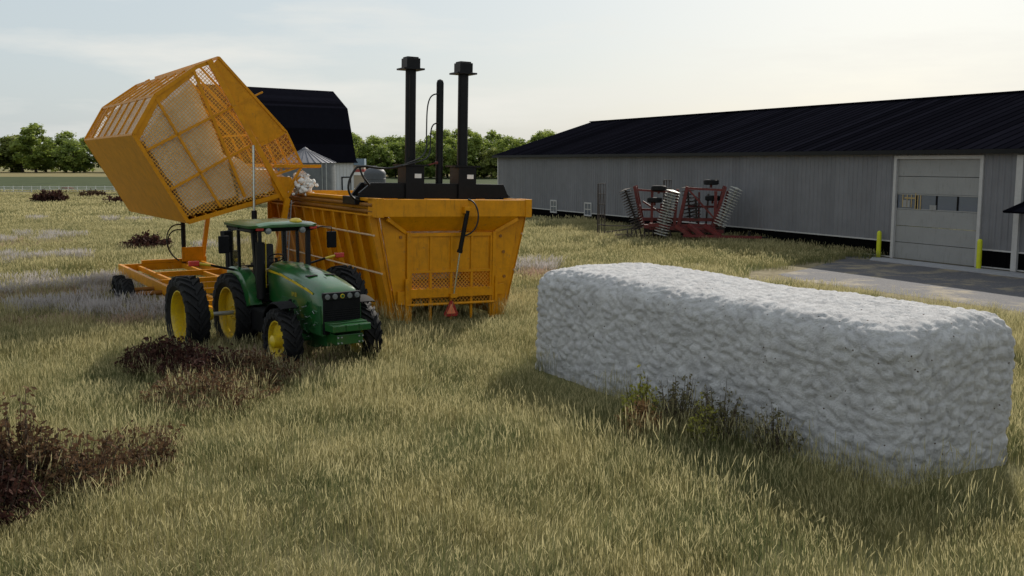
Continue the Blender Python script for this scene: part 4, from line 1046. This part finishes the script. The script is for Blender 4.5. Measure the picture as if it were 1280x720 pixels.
# ------------------------------------------------------------------ disk harrow
hx, hy = 9.4, 56.0
har = thing('disk_harrow', 'folded red disk harrow with upright wings parked in grass by the grey shed', 'disk harrow', (hx, hy, 0), R(-10)); har.scale = (1.03, 1, 1.0)
sc_ = 1.0
cfm = MB()
for y in (-1.1, .9): cfm.bar((-1.6, y, .85), (1.9, y, .85), .14, .14)
for x in (-1.5, -.5, .6, 1.7): cfm.bar((x, -1.2, .85), (x, 1.0, .85), .13, .13)
cfm.bar((-.2, -1.2, 1.0), (.6, -1.5, .5), .2, .2).bar((.5, -1.2, 1.05), (1.2, -1.9, .5), .22, .2).bar((1.3, -1.2, 1.05), (2.1, -1.9, .5), .22, .2).bar((.2, -1.9, .52), (4.2, -2.3, .50), .14, .14).bar((-1.6, -1.25, 1.05), (-.6, -1.3, 1.0), .25, .2)
cfm.build('main_frame', 'harrow', har)
MB().bar((4.2, -2.3, .50), (4.5, -2.33, .50), .10, .06).box(3.5, 3.62, -2.3, -2.2, .5, .82).build('hitch', 'black', har)
def disc_gang(p0, p1, n, r, m, parent, wavy=True, name='disc_gang'):
    p0, p1 = Vector(p0), Vector(p1); d = (p1-p0).normalized(); b = MB(); a = d.orthogonal().normalized(); c = d.cross(a)
    b.tube([p0, p1], .05, 8)
    for i in range(n):
        q = p0.lerp(p1, (i+.5)/n); vs = [q+d*.06]; nn = 20
        for k in range(nn):
            t = 2*math.pi*k/nn; rk = r*(1 if (not wavy or k % 2) else .80); vs.append(q+(a*math.cos(t)+c*math.sin(t))*rk-d*.01)
        vs2 = [v+d*.025 for v in vs]; m0 = len(vs)
        fs = [(0, 1+k, 1+(k+1) % nn) for k in range(nn)]+[(m0, m0+1+(k+1) % nn, m0+1+k) for k in range(nn)]+[(1+k, m0+1+k, m0+1+(k+1) % nn, 1+(k+1) % nn) for k in range(nn)]
        b.add(vs+vs2, fs)
    return b.build(name, m, parent, fix=False)
# standing wings
for sx, xb, xt, fr_m, di_m in ((-1, -1.05, -1.75, 'rust', 'rust'), (1, .55, .95, 'harrow', 'disc_steel')):
    pass
def wing(xb, xt, y0, y1, parent):
    w_ = MB()
    for y in (y0, y1): w_.bar((xb, y, .9), (xt, y, 3.15), .16, .16, up=(0, 1, 0))
    w_.bar((xb, y0, 1.0), (xb, y1, 1.0), .12, .12); w_.bar((xt, y0, 3.05), (xt, y1, 3.05), .12, .12)
    w_.bar(((xb+xt)/2, y0, 2.0), ((xb+xt)/2, y1, 2.0), .10, .10)
    return w_.build('wing_frame', 'harrow', parent)
wing(-.10, .35, -.9, .9, har); wing(1.75, 2.35, -.9, .9, har); wing(-2.0, -2.45, -.6, 1.0, har)
bm_ = MB()
bm_.bar((.35, -.9, 3.05), (2.35, -.9, 2.95), .12, .12).bar((.45, -.95, 2.95), (2.05, -.95, 1.15), .09, .09).bar((1.85, -.9, 1.0), (1.85, -.9, 2.9), .16, .12).bar((1.0, .6, 1.0), (1.0, .6, 2.8), .10, .10)
bm_.bar((-2.3, -.6, 2.95), (-.2, -.6, 2.80), .11, .11).bar((-2.0, -.5, 2.3), (-.6, -.6, 1.4), .09, .09).bar((-1.5, -.6, 1.0), (-1.5, -.6, 2.85), .14, .12).bar((-1.0, -.6, 1.0), (-1.0, -.6, 2.2), .12, .10)
bm_.bar((-1.9, -.7, 1.0), (2.0, -.7, 1.0), .12, .16)
bm_.build('brace', 'harrow', har)
MB().bar((-2.3, -.2, 1.3), (2.2, -.2, 1.3), .16, .18).bar((-2.1, .5, 1.8), (-.3, .5, 1.8), .12, .12).bar((.4, .3, 2.0), (2.2, .3, 2.0), .12, .12).bar((.0, -.3, 1.0), (.35, -.3, 3.0), .14, .14).bar((-.3, -.9, .9), (-.15, -.9, 3.0), .16, .16).bar((-1.9, -1.0, .95), (2.3, -1.0, .7), .22, .2).bar((2.15, -.2, .9), (2.5, -.2, 2.9), .14, .14).build('wing_beam', 'harrow', har)
MB().bar((-1.9, .2, .7), (2.4, .2, .7), .3, .3).bar((-.8, .6, .8), (-.8, .6, 2.6), .1, .1).bar((1.4, .7, .8), (1.5, .7, 2.7), .1, .1).bar((-2.2, .8, .8), (-2.4, .8, 2.8), .1, .1).build('rear_frame', 'rust', har)
disc_gang((.9, -.1, 1.1), (.8, -.1, 2.6), 8, .26, 'rust', har)
disc_gang((-1.02, -1.15, .45), (-.36, -1.15, 2.95), 17, .40, 'disc_steel', har)
disc_gang((2.05, -1.1, 1.0), (2.95, -1.1, 3.1), 15, .36, 'disc_steel', har)
disc_gang((-2.15, -.9, .75), (-2.95, -.9, 3.0), 16, .38, 'rust', har)
disc_gang((.55, .8, 1.1), (.35, .8, 3.15), 10, .36, 'rust', har)
disc_gang((-2.9, -.9, .42), (-.4, -.9, .48), 11, .42, 'rust', har)
disc_gang((.0, .7, .42), (2.2, .9, .42), 10, .42, 'rust', har)
for (x, z, y, tm) in ((-1.15, 3.05, -.9, 'rust'), (-1.35, 1.95+.45, -1.0, 'rust'), (1.6, 3.38, -.6, 'rust'), (1.7, 2.55-.2+.15, -.3, 'rust')):
    b = MB().lathe([(-.12, .20), (-.14, .34), (-.09, .40), (.09, .40), (.14, .34), (.12, .20)], (x, y, z), 'Z', 24, closed=False); b.build('wheel', 'rubber', har, smooth=True)
    MB().tube([(x, y, z-.3), (x, y, z+.05)], .06, 8).build('wheel_arm', 'harrow', har)
def rolling_basket(x, y, z0, z1, r=.19):
    b = MB()
    for k in range(8):
        a = 2*math.pi*k/8; b.bar((x+r*math.cos(a), y+r*math.sin(a), z0), (x+r*math.cos(a+.5), y+r*math.sin(a+.5), z1), .03, .03)
    for i in range(6):
        z = z0+(z1-z0)*i/5; b.lathe([(z, r+.02), (z+.03, r+.02), (z+.03, r-.05), (z, r-.05)], (x, y, 0), 'Z', 16, closed=True)
    b.bar((x-r-.04, y, z0), (x-r-.04, y, z1), .05, .05)
    b.build('rolling_basket', 'rust', har)
rolling_basket(-4.25, .0, .35, 3.25); rolling_basket(-.55+.2-.35, .8, 1.1, 3.45)
MB().bar((-4.2, 0, .5), (-2.0, -.2, .85), .07, .07).bar((-4.2, 0, .9), (-2.2, 0, .9), .05, .05).build('basket_arm', 'rust', har)
b = MB(Matrix.Translation((-2.6, -1.6, .35)) @ Matrix.Rotation(R(90), 4, 'Y'))
for k in range(8):
    a = 2*math.pi*k/8; b.bar((.2*math.cos(a), .2*math.sin(a), -.8), (.2*math.cos(a+.5), .2*math.sin(a+.5), .8), .03, .03)
for i in range(5): b.lathe([(-.8+.4*i, .22), (-.77+.4*i, .22), (-.77+.4*i, .15), (-.8+.4*i, .15)], (0,0,0), 'Z', 14, closed=True)
b.build('rolling_basket', 'rust', har)

# ------------------------------------------------------------------ shrubs
def shrub(name, label, loc, r, h, n_st, per, ls, leaf, seed, group=None, twig='twig', sep=0.0, cat='shrub', leaf2=None):
    rr = random.Random(seed); t = thing(name, label, cat, loc, 0, group)
    tw = MB(); vs = []; fs = []
    for i in range(n_st):
        a = rr.uniform(0, 6.28); q = math.sqrt(rr.random())*r; ex_, ey = q*math.cos(a), q*math.sin(a); hz = h*(1-.5*(q/r)**2)*rr.uniform(.45, 1.2)
        b0 = Vector((ex_*.35, ey*.35, 0)); b1 = Vector((ex_*.75, ey*.75, hz*.55)); b2 = Vector((ex_, ey, hz))
        tw.tube([b0, b1, b2], [.010, .007, .003], 4, cap=False)
        for k in range(per):
            u = rr.uniform(.25, 1.0)**.8; p = b0.lerp(b1, u*2) if u < .5 else b1.lerp(b2, u*2-1)
            p = p+Vector((rr.gauss(0, .05), rr.gauss(0, .05), rr.gauss(0, .03)))*(r*.9+.3)
            nrm = Vector((rr.gauss(0,1), rr.gauss(0,1), rr.gauss(0,1)+.5)).normalized(); a_ = nrm.orthogonal().normalized(); b_ = nrm.cross(a_); th = rr.uniform(0, 6.28)
            a_, b_ = a_*math.cos(th)+b_*math.sin(th), b_*math.cos(th)-a_*math.sin(th); s = ls*rr.uniform(.5, 1.2); i0 = len(vs)
            vs += [p-a_*s*.6, p-b_*s*.28-a_*s*.05, p+a_*s*.6, p+b_*s*.28-a_*s*.05]; fs.append((i0, i0+1, i0+2, i0+3))
    tw.build('stem', twig, t, fix=False); MB().add(vs, fs).build('foliage', leaf, t, fix=False); return t
shrub('shrub', 'dark maroon shrub growing right under the tractor outer rear wheel', (-7.35, 21.0, 0), 1.0, .72, 170, 26, .10, 'maroon', 1)
shrub('shrub', 'dark maroon shrub just in front of the shrub under the rear wheel', (-6.25, 20.0, 0), 1.05, .68, 170, 24, .10, 'maroon', 2)
shrub('shrub', 'brown olive shrub between the maroon shrubs and the tractor front wheel', (-5.25, 20.0, 0), 1.15, .62, 150, 20, .09, 'brownleaf', 3)
shrub('shrub', 'low brown shrub nearest the camera below the tractor front wheel', (-5.6, 18.2, 0), 1.35, .60, 190, 20, .09, 'brownleaf', 4)
shrub('shrub', 'tallest brown leafy shrub with upright sprigs at the lower left edge of the field', (-6.55, 12.9, 0), .55, 1.4, 90, 20, .095, 'brownleaf', 5)
shrub('shrub', 'dark maroon shrub cut by the left edge of the picture', (-7.2, 12.7, 0), .80, .95, 110, 18, .09, 'maroon', 6)
shrub('shrub', 'dark maroon shrub nearest the camera in the lower left thicket', (-6.5, 12.0, 0), .70, .75, 90, 18, .09, 'maroon', 21)
shrub('shrub', 'brown shrub in the middle of the lower left thicket', (-5.75, 13.1, 0), .60, 1.0, 60, 18, .09, 'brownleaf', 7)
shrub('shrub', 'small brown shrub at the right end of the lower left thicket', (-5.2, 13.9, 0), .45, .6, 32, 18, .085, 'brownleaf', 22)
shrub('shrub', 'reddish low shrub just behind the lower left thicket', (-5.7, 14.9, 0), .8, .5, 55, 16, .08, 'brownleaf', 17)
shrub('shrub', 'dark low shrub on open grass behind the buggy chassis', (-18.3, 50.0, 0), 1.25, .85, 150, 22, .17, 'maroon', 8)
shrub('shrub', 'reddish dark shrub by the wire fence', (-50.3, 120.5, 0), 1.9, 1.0, 110, 16, .30, 'brownleaf', 9)
shrub('shrub', 'largest dark shrub in the far left grass, left of the other fence shrubs', (-48.8, 106, 0), 1.9, 1.5, 150, 18, .30, 'maroon', 10)
shrub('shrub', 'dark shrub in the far grass beside the tipped basket floor', (-39.8, 102, 0), 1.8, 1.1, 140, 18, .28, 'maroon', 11)
shrub('shrub', 'brown shrub behind the tractor beside the buggy tongue', (-9.3, 34.5, 0), .9, .9, 90, 22, .13, 'maroon', 13)
shrub('yellow_bush', 'yellow leaved bush at the left end of the plants along the cotton module', (2.15, 16.3, 0), .36, .95, 60, 16, .075, 'yellowleaf', 14)
shrub('dry_bush', 'orange dry bush low in front of the yellow leaved bush', (2.1, 15.95, 0), .40, .60, 70, 24, .06, 'dryleaf', 15)
shrub('leafy_weed', 'olive weed with purple stems touching the cotton module side', (2.75, 16.2, 0), .50, 1.0, 70, 16, .06, 'olive', 16)
shrub('leafy_weed', 'olive weed in the middle of the plants along the cotton module', (3.3, 15.5, 0), .48, .95, 70, 16, .06, 'olive', 18)
shrub('yellow_bush', 'small yellow leaved bush between the olive weeds by the cotton module', (3.05, 15.35, 0), .28, .80, 36, 14, .07, 'yellowleaf', 19)
shrub('leafy_weed', 'sparse olive weed furthest right along the cotton module', (3.95, 14.7, 0), .42, .80, 50, 15, .06, 'olive', 20)

# ------------------------------------------------------------------ grass
def grass_mat(name, lo, hi, tip, tw=.45):
    m = bpy.data.materials.new(name); m.use_nodes = True; t = m.node_tree; t.nodes.clear()
    o = t.nodes.new('ShaderNodeOutputMaterial'); at = t.nodes.new('ShaderNodeAttribute'); at.attribute_name = 'tint'
    ge = t.nodes.new('ShaderNodeNewGeometry'); nz1 = t.nodes.new('ShaderNodeTexNoise'); nz1.inputs['Scale'].default_value = .55; nz1.inputs['Detail'].default_value = 6
    t.links.new(ge.outputs['Position'], nz1.inputs['Vector'])
    sp = t.nodes.new('ShaderNodeSeparateColor'); t.links.new(at.outputs['Color'], sp.inputs[0])
    m1 = t.nodes.new('ShaderNodeMixRGB'); m1.inputs['Color1'].default_value = (*lo, 1); m1.inputs['Color2'].default_value = (*hi, 1)
    ad = t.nodes.new('ShaderNodeMath'); ad.operation = 'ADD'; mu = t.nodes.new('ShaderNodeMapRange'); mu.inputs['From Min'].default_value = .35; mu.inputs['From Max'].default_value = .65; mu.inputs['To Min'].default_value = -.50; mu.inputs['To Max'].default_value = .45
    t.links.new(nz1.outputs['Fac'], mu.inputs[0]); t.links.new(mu.outputs[0], ad.inputs[0]); t.links.new(sp.outputs[0], ad.inputs[1]); ad.use_clamp = True
    t.links.new(ad.outputs[0], m1.inputs[0])
    m2 = t.nodes.new('ShaderNodeMixRGB'); m2.inputs['Color2'].default_value = (*tip, 1); t.links.new(sp.outputs[1], m2.inputs[0]); t.links.new(m1.outputs[0], m2.inputs['Color1'])
    d = t.nodes.new('ShaderNodeBsdfDiffuse'); tr = t.nodes.new('ShaderNodeBsdfTranslucent'); ms = t.nodes.new('ShaderNodeMixShader'); ms.inputs[0].default_value = tw
    for x in (d, tr): t.links.new(m2.outputs[0], x.inputs[0])
    t.links.new(d.outputs[0], ms.inputs[1]); t.links.new(tr.outputs[0], ms.inputs[2]); t.links.new(ms.outputs[0], o.inputs[0])
    return m
M['grass'] = grass_mat('prairie_grass', (.075, .105, .040), (.30, .262, .115), (.50, .44, .235))
M['grass_pale'] = grass_mat('pale_seed_grass', (.18, .16, .10), (.32, .28, .22), (.50, .46, .45), .4)
M['grass_rust'] = grass_mat('rust_grass', (.16, .10, .05), (.30, .18, .10), (.50, .36, .28), .4)

def patch(name, size, n, hmin, hmax, wid, m, seed, heads=.35):
    rs = np.random.RandomState(seed); V_ = []; F_l = []; T_ = []
    for i in range(n):
        x, y = rs.uniform(-size/2, size/2, 2); h = rs.uniform(hmin, hmax); a = rs.uniform(0, 2*np.pi); lean = abs(rs.normal(0, .22))*h; la = rs.uniform(0, 2*np.pi)
        if rs.rand() < .45: la = rs.normal(.4, .6)
        dx, dy = np.cos(la)*lean, np.sin(la)*lean; wx, wy = np.cos(a)*wid/2, np.sin(a)*wid/2; tint = np.clip(rs.normal(.48, .38), 0, 1)
        head = rs.rand() < heads
        pts = [(0, 0, 0, 1.0, 0), (dx*.25, dy*.25, h*.45, .85, .05), (dx*.65, dy*.65, h*.80, .5, .25)]
        if head: pts += [(dx*.75, dy*.75, h*.84, 1.5, .9), (dx*1.05, dy*1.05, h*1.0, 1.1, 1.0), (dx*1.2, dy*1.2, h*1.06, .1, 1.0)]
        else: pts += [(dx*1.15, dy*1.15, h*.98, .1, .35)]
        b = len(V_)
        for (px_, py_, pz, ww, tp) in pts:
            V_.append((x+px_-wx*ww, y+py_-wy*ww, pz)); V_.append((x+px_+wx*ww, y+py_+wy*ww, pz)); T_ += [(tint, tp)]*2
        for k in range(len(pts)-1): F_l.append((b+2*k, b+2*k+1, b+2*k+3, b+2*k+2))
    me = bpy.data.meshes.new(name); me.from_pydata(V_, [], F_l)
    at = me.attributes.new('tint', 'FLOAT_COLOR', 'POINT'); arr = np.zeros((len(V_), 4), np.float32); arr[:, :2] = np.array(T_); arr[:, 3] = 1; at.data.foreach_set('color', arr.ravel())
    me.materials.append(M[m]); return bpy.data.objects.new(name, me)

def inpoly(P, poly):
    x, y = P[:, 0], P[:, 1]; ins = np.zeros(len(P), bool); n = len(poly)
    for i in range(n):
        x0, y0 = poly[i]; x1, y1 = poly[(i+1) % n]
        c = ((y0 > y) != (y1 > y)) & (x < (x1-x0)*(y-y0)/(y1-y0+1e-9)+x0); ins ^= c
    return ins
def rect_poly(loc, rz, x0, x1, y0, y1):
    c, s = math.cos(rz), math.sin(rz); return [(loc[0]+x*c-y*s, loc[1]+x*s+y*c) for x, y in ((x0,y0),(x1,y0),(x1,y1),(x0,y1))]
EXCL = [VERGE, rect_poly((mc.x, mc.y), ma, -1.6, 1.35, -5.45, 4.8), rect_poly((1.6, 79.92), SHA, .35, 19.5, -75, 6.2), rect_poly((-1.74, 27.58), AB, -1.35, 1.35, .9, 9.8)]
def band(y0, y1, step, wider, seed, keep=1.0):
    rs = np.random.RandomState(seed); pts = []
    y = y0
    while y < y1:
        hw = y*.545+wider; xs = np.arange(-hw, hw, step); pts.append(np.stack([xs+rs.uniform(-.45, .45, len(xs))*step, np.full(len(xs), y)+rs.uniform(-.45, .45, len(xs))*step], 1)); y += step
    P = np.concatenate(pts)
    for e in EXCL: P = P[~inpoly(P, e)]
    return P[rs.rand(len(P)) < keep]
def scatter(name, label, P, protos_, seed, smin, smax, zs=1.0, hfun=None):
    rs = np.random.RandomState(seed)
    pc = bpy.data.collections.new(name+'_kinds')
    for p in protos_: pc.objects.link(p)
    me = bpy.data.meshes.new(name); me.from_pydata([(float(x), float(y), 0) for x, y in P], [], [])
    s = rs.uniform(smin, smax, len(P)); hz = s*zs
    if hfun is not None: hz = hz*hfun(P)
    a = me.attributes.new('sc', 'FLOAT_VECTOR', 'POINT'); a.data.foreach_set('vector', np.stack([s, s, hz], 1).astype(np.float32).ravel())
    a = me.attributes.new('rz', 'FLOAT_VECTOR', 'POINT'); a.data.foreach_set('vector', np.stack([s*0, s*0, rs.uniform(0, 6.28, len(P))], 1).astype(np.float32).ravel())
    a = me.attributes.new('kindi', 'INT', 'POINT'); a.data.foreach_set('value', rs.randint(0, len(protos_), len(P)).astype(np.int32))
    o = bpy.data.objects.new(name, me); COL.objects.link(o)
    ng = bpy.data.node_groups.new(name, 'GeometryNodeTree'); ng.interface.new_socket('Geometry', in_out='INPUT', socket_type='NodeSocketGeometry'); ng.interface.new_socket('Geometry', in_out='OUTPUT', socket_type='NodeSocketGeometry')
    I = ng.nodes.new('NodeGroupInput'); O = ng.nodes.new('NodeGroupOutput'); ip = ng.nodes.new('GeometryNodeInstanceOnPoints'); ci = ng.nodes.new('GeometryNodeCollectionInfo')
    ci.inputs['Collection'].default_value = pc; ci.inputs['Separate Children'].default_value = True; ci.inputs['Reset Children'].default_value = True
    def na(nm, dt):
        n = ng.nodes.new('GeometryNodeInputNamedAttribute'); n.data_type = dt; n.inputs['Name'].default_value = nm; return n.outputs['Attribute']
    mtp = ng.nodes.new('GeometryNodeMeshToPoints'); l = ng.links.new
    l(I.outputs[0], mtp.inputs['Mesh']); l(mtp.outputs[0], ip.inputs['Points']); l(ci.outputs[0], ip.inputs['Instance']); ip.inputs['Pick Instance'].default_value = True
    l(na('kindi', 'INT'), ip.inputs['Instance Index']); l(na('rz', 'FLOAT_VECTOR'), ip.inputs['Rotation']); l(na('sc', 'FLOAT_VECTOR'), ip.inputs['Scale']); l(ip.outputs[0], O.inputs[0])
    md = o.modifiers.new('scatter', 'NODES'); md.node_group = ng
    return tag(o, label, 'grass', kind='stuff')
near = [patch('tuft_near', 1.5, 1050, .16, .42, .0050, 'grass', 10+i) for i in range(5)]
midp = [patch('tuft_mid', 2.4, 900, .17, .46, .012, 'grass', 20+i) for i in range(4)]
farp = [patch('tuft_far', 5.0, 900, .2, .46, .035, 'grass', 30+i) for i in range(3)]
pale = [patch('tuft_pale', .9, 170, .35, .62, .010, 'grass_pale', 40+i, .95) for i in range(3)]
rust = [patch('tuft_rust', .9, 140, .15, .42, .010, 'grass_rust', 50+i, .6) for i in range(2)]
def hf(P):
    return np.array([.95+.45*noise.noise(Vector((x*.12, y*.12, 3)))+.5*noise.noise(Vector((x*.55, y*.55, 9))) for x, y in P])
scatter('tall_grass', 'dry yellow green prairie grass with seed heads covering the near field', band(6, 34, 1.0, 5, 1), near, 1, .85, 1.2, 1.0, hf)
scatter('meadow_grass', 'dry yellow green grass over the middle of the field', band(33.5, 72, 1.7, 6, 2), midp, 2, .85, 1.2, 1.0, hf)
scatter('distant_grass', 'dry grass thinning out toward the fences', band(71, 144, 3.6, 8, 3), farp, 3, .85, 1.2, 1.1, hf)
stalk = [patch('tuft_stalk', 1.0, 60, .42, .72, .006, 'grass', 60+i, .9) for i in range(4)]
rs_ = np.random.RandomState(77)
SP = [band(8, 40, 1.6, 4, 6, .55)]
def rim_pts(loc, rz, x0, x1, y0, y1, n):
    q = rect_poly(loc, rz, x0, x1, y0, y1); o = []
    for (ax0, ay0), (ax1, ay1) in zip(q, q[1:]+q[:1]):
        m_ = max(2, int(math.hypot(ax1-ax0, ay1-ay0)*n))
        for k in range(m_): u = rs_.rand(); o.append((ax0+(ax1-ax0)*u+rs_.normal(0, .2), ay0+(ay1-ay0)*u+rs_.normal(0, .2)))
    return np.array(o)
SP.append(rim_pts((mc.x, mc.y), ma, -1.7, 1.7, -5.3, 5.2, .6)); SP.append(rim_pts((-1.74, 27.58), AB, -1.9, 1.9, -.35, 10, 1.6)); SP.append(rim_pts((-5.0, 22.9), HA, -2.2, 2.2, -2.5, 2.5, 1.2))
scatter('seed_stalks', 'taller straw stalks with seed heads standing above the grass', np.concatenate(SP), stalk, 9, .8, 1.15)
def blob(cx, cy, rx, ry, n, seed):
    rs = np.random.RandomState(seed); a = rs.uniform(0, 6.28, n); r = np.sqrt(rs.rand(n)); return np.stack([cx+np.cos(a)*r*rx, cy+np.sin(a)*r*ry], 1)
PP = np.concatenate([blob(-15.6, 33.4, 3.8, 2.2, 30, 1), blob(-12.6, 28.6, 2.1, 1.3, 20, 2), blob(-10.4, 27.6, 1.6, 1.2, 12, 3), blob(-21, 44, 2.2, 2, 10, 4), blob(-27, 55, 4, 3, 14, 5), blob(.9, 40, .9, 1.3, 7, 6), blob(-15, 50, 1.5, 2, 5, 7), blob(-31, 73, 5, 3, 7, 8), blob(-8, 47, 1.5, 3, 4, 9)])
scatter('pale_seed_grass', 'whitish feathery seed grass in loose drifts left of the buggy', PP, pale, 5, .8, 1.2)
PR = np.concatenate([blob(-15.4, 32.0, 3.2, 1.2, 22, 11), blob(-11.8, 26.9, 2.2, 1.0, 20, 12), blob(.9, 38.3, .7, 1.2, 10, 13), blob(-27, 52.5, 4, 2.5, 16, 14), blob(-5.6, 21, 2, 1.5, 12, 15)])
scatter('rusty_grass', 'rust coloured low weeds under the pale seed grass', PR, rust, 6, .8, 1.2)
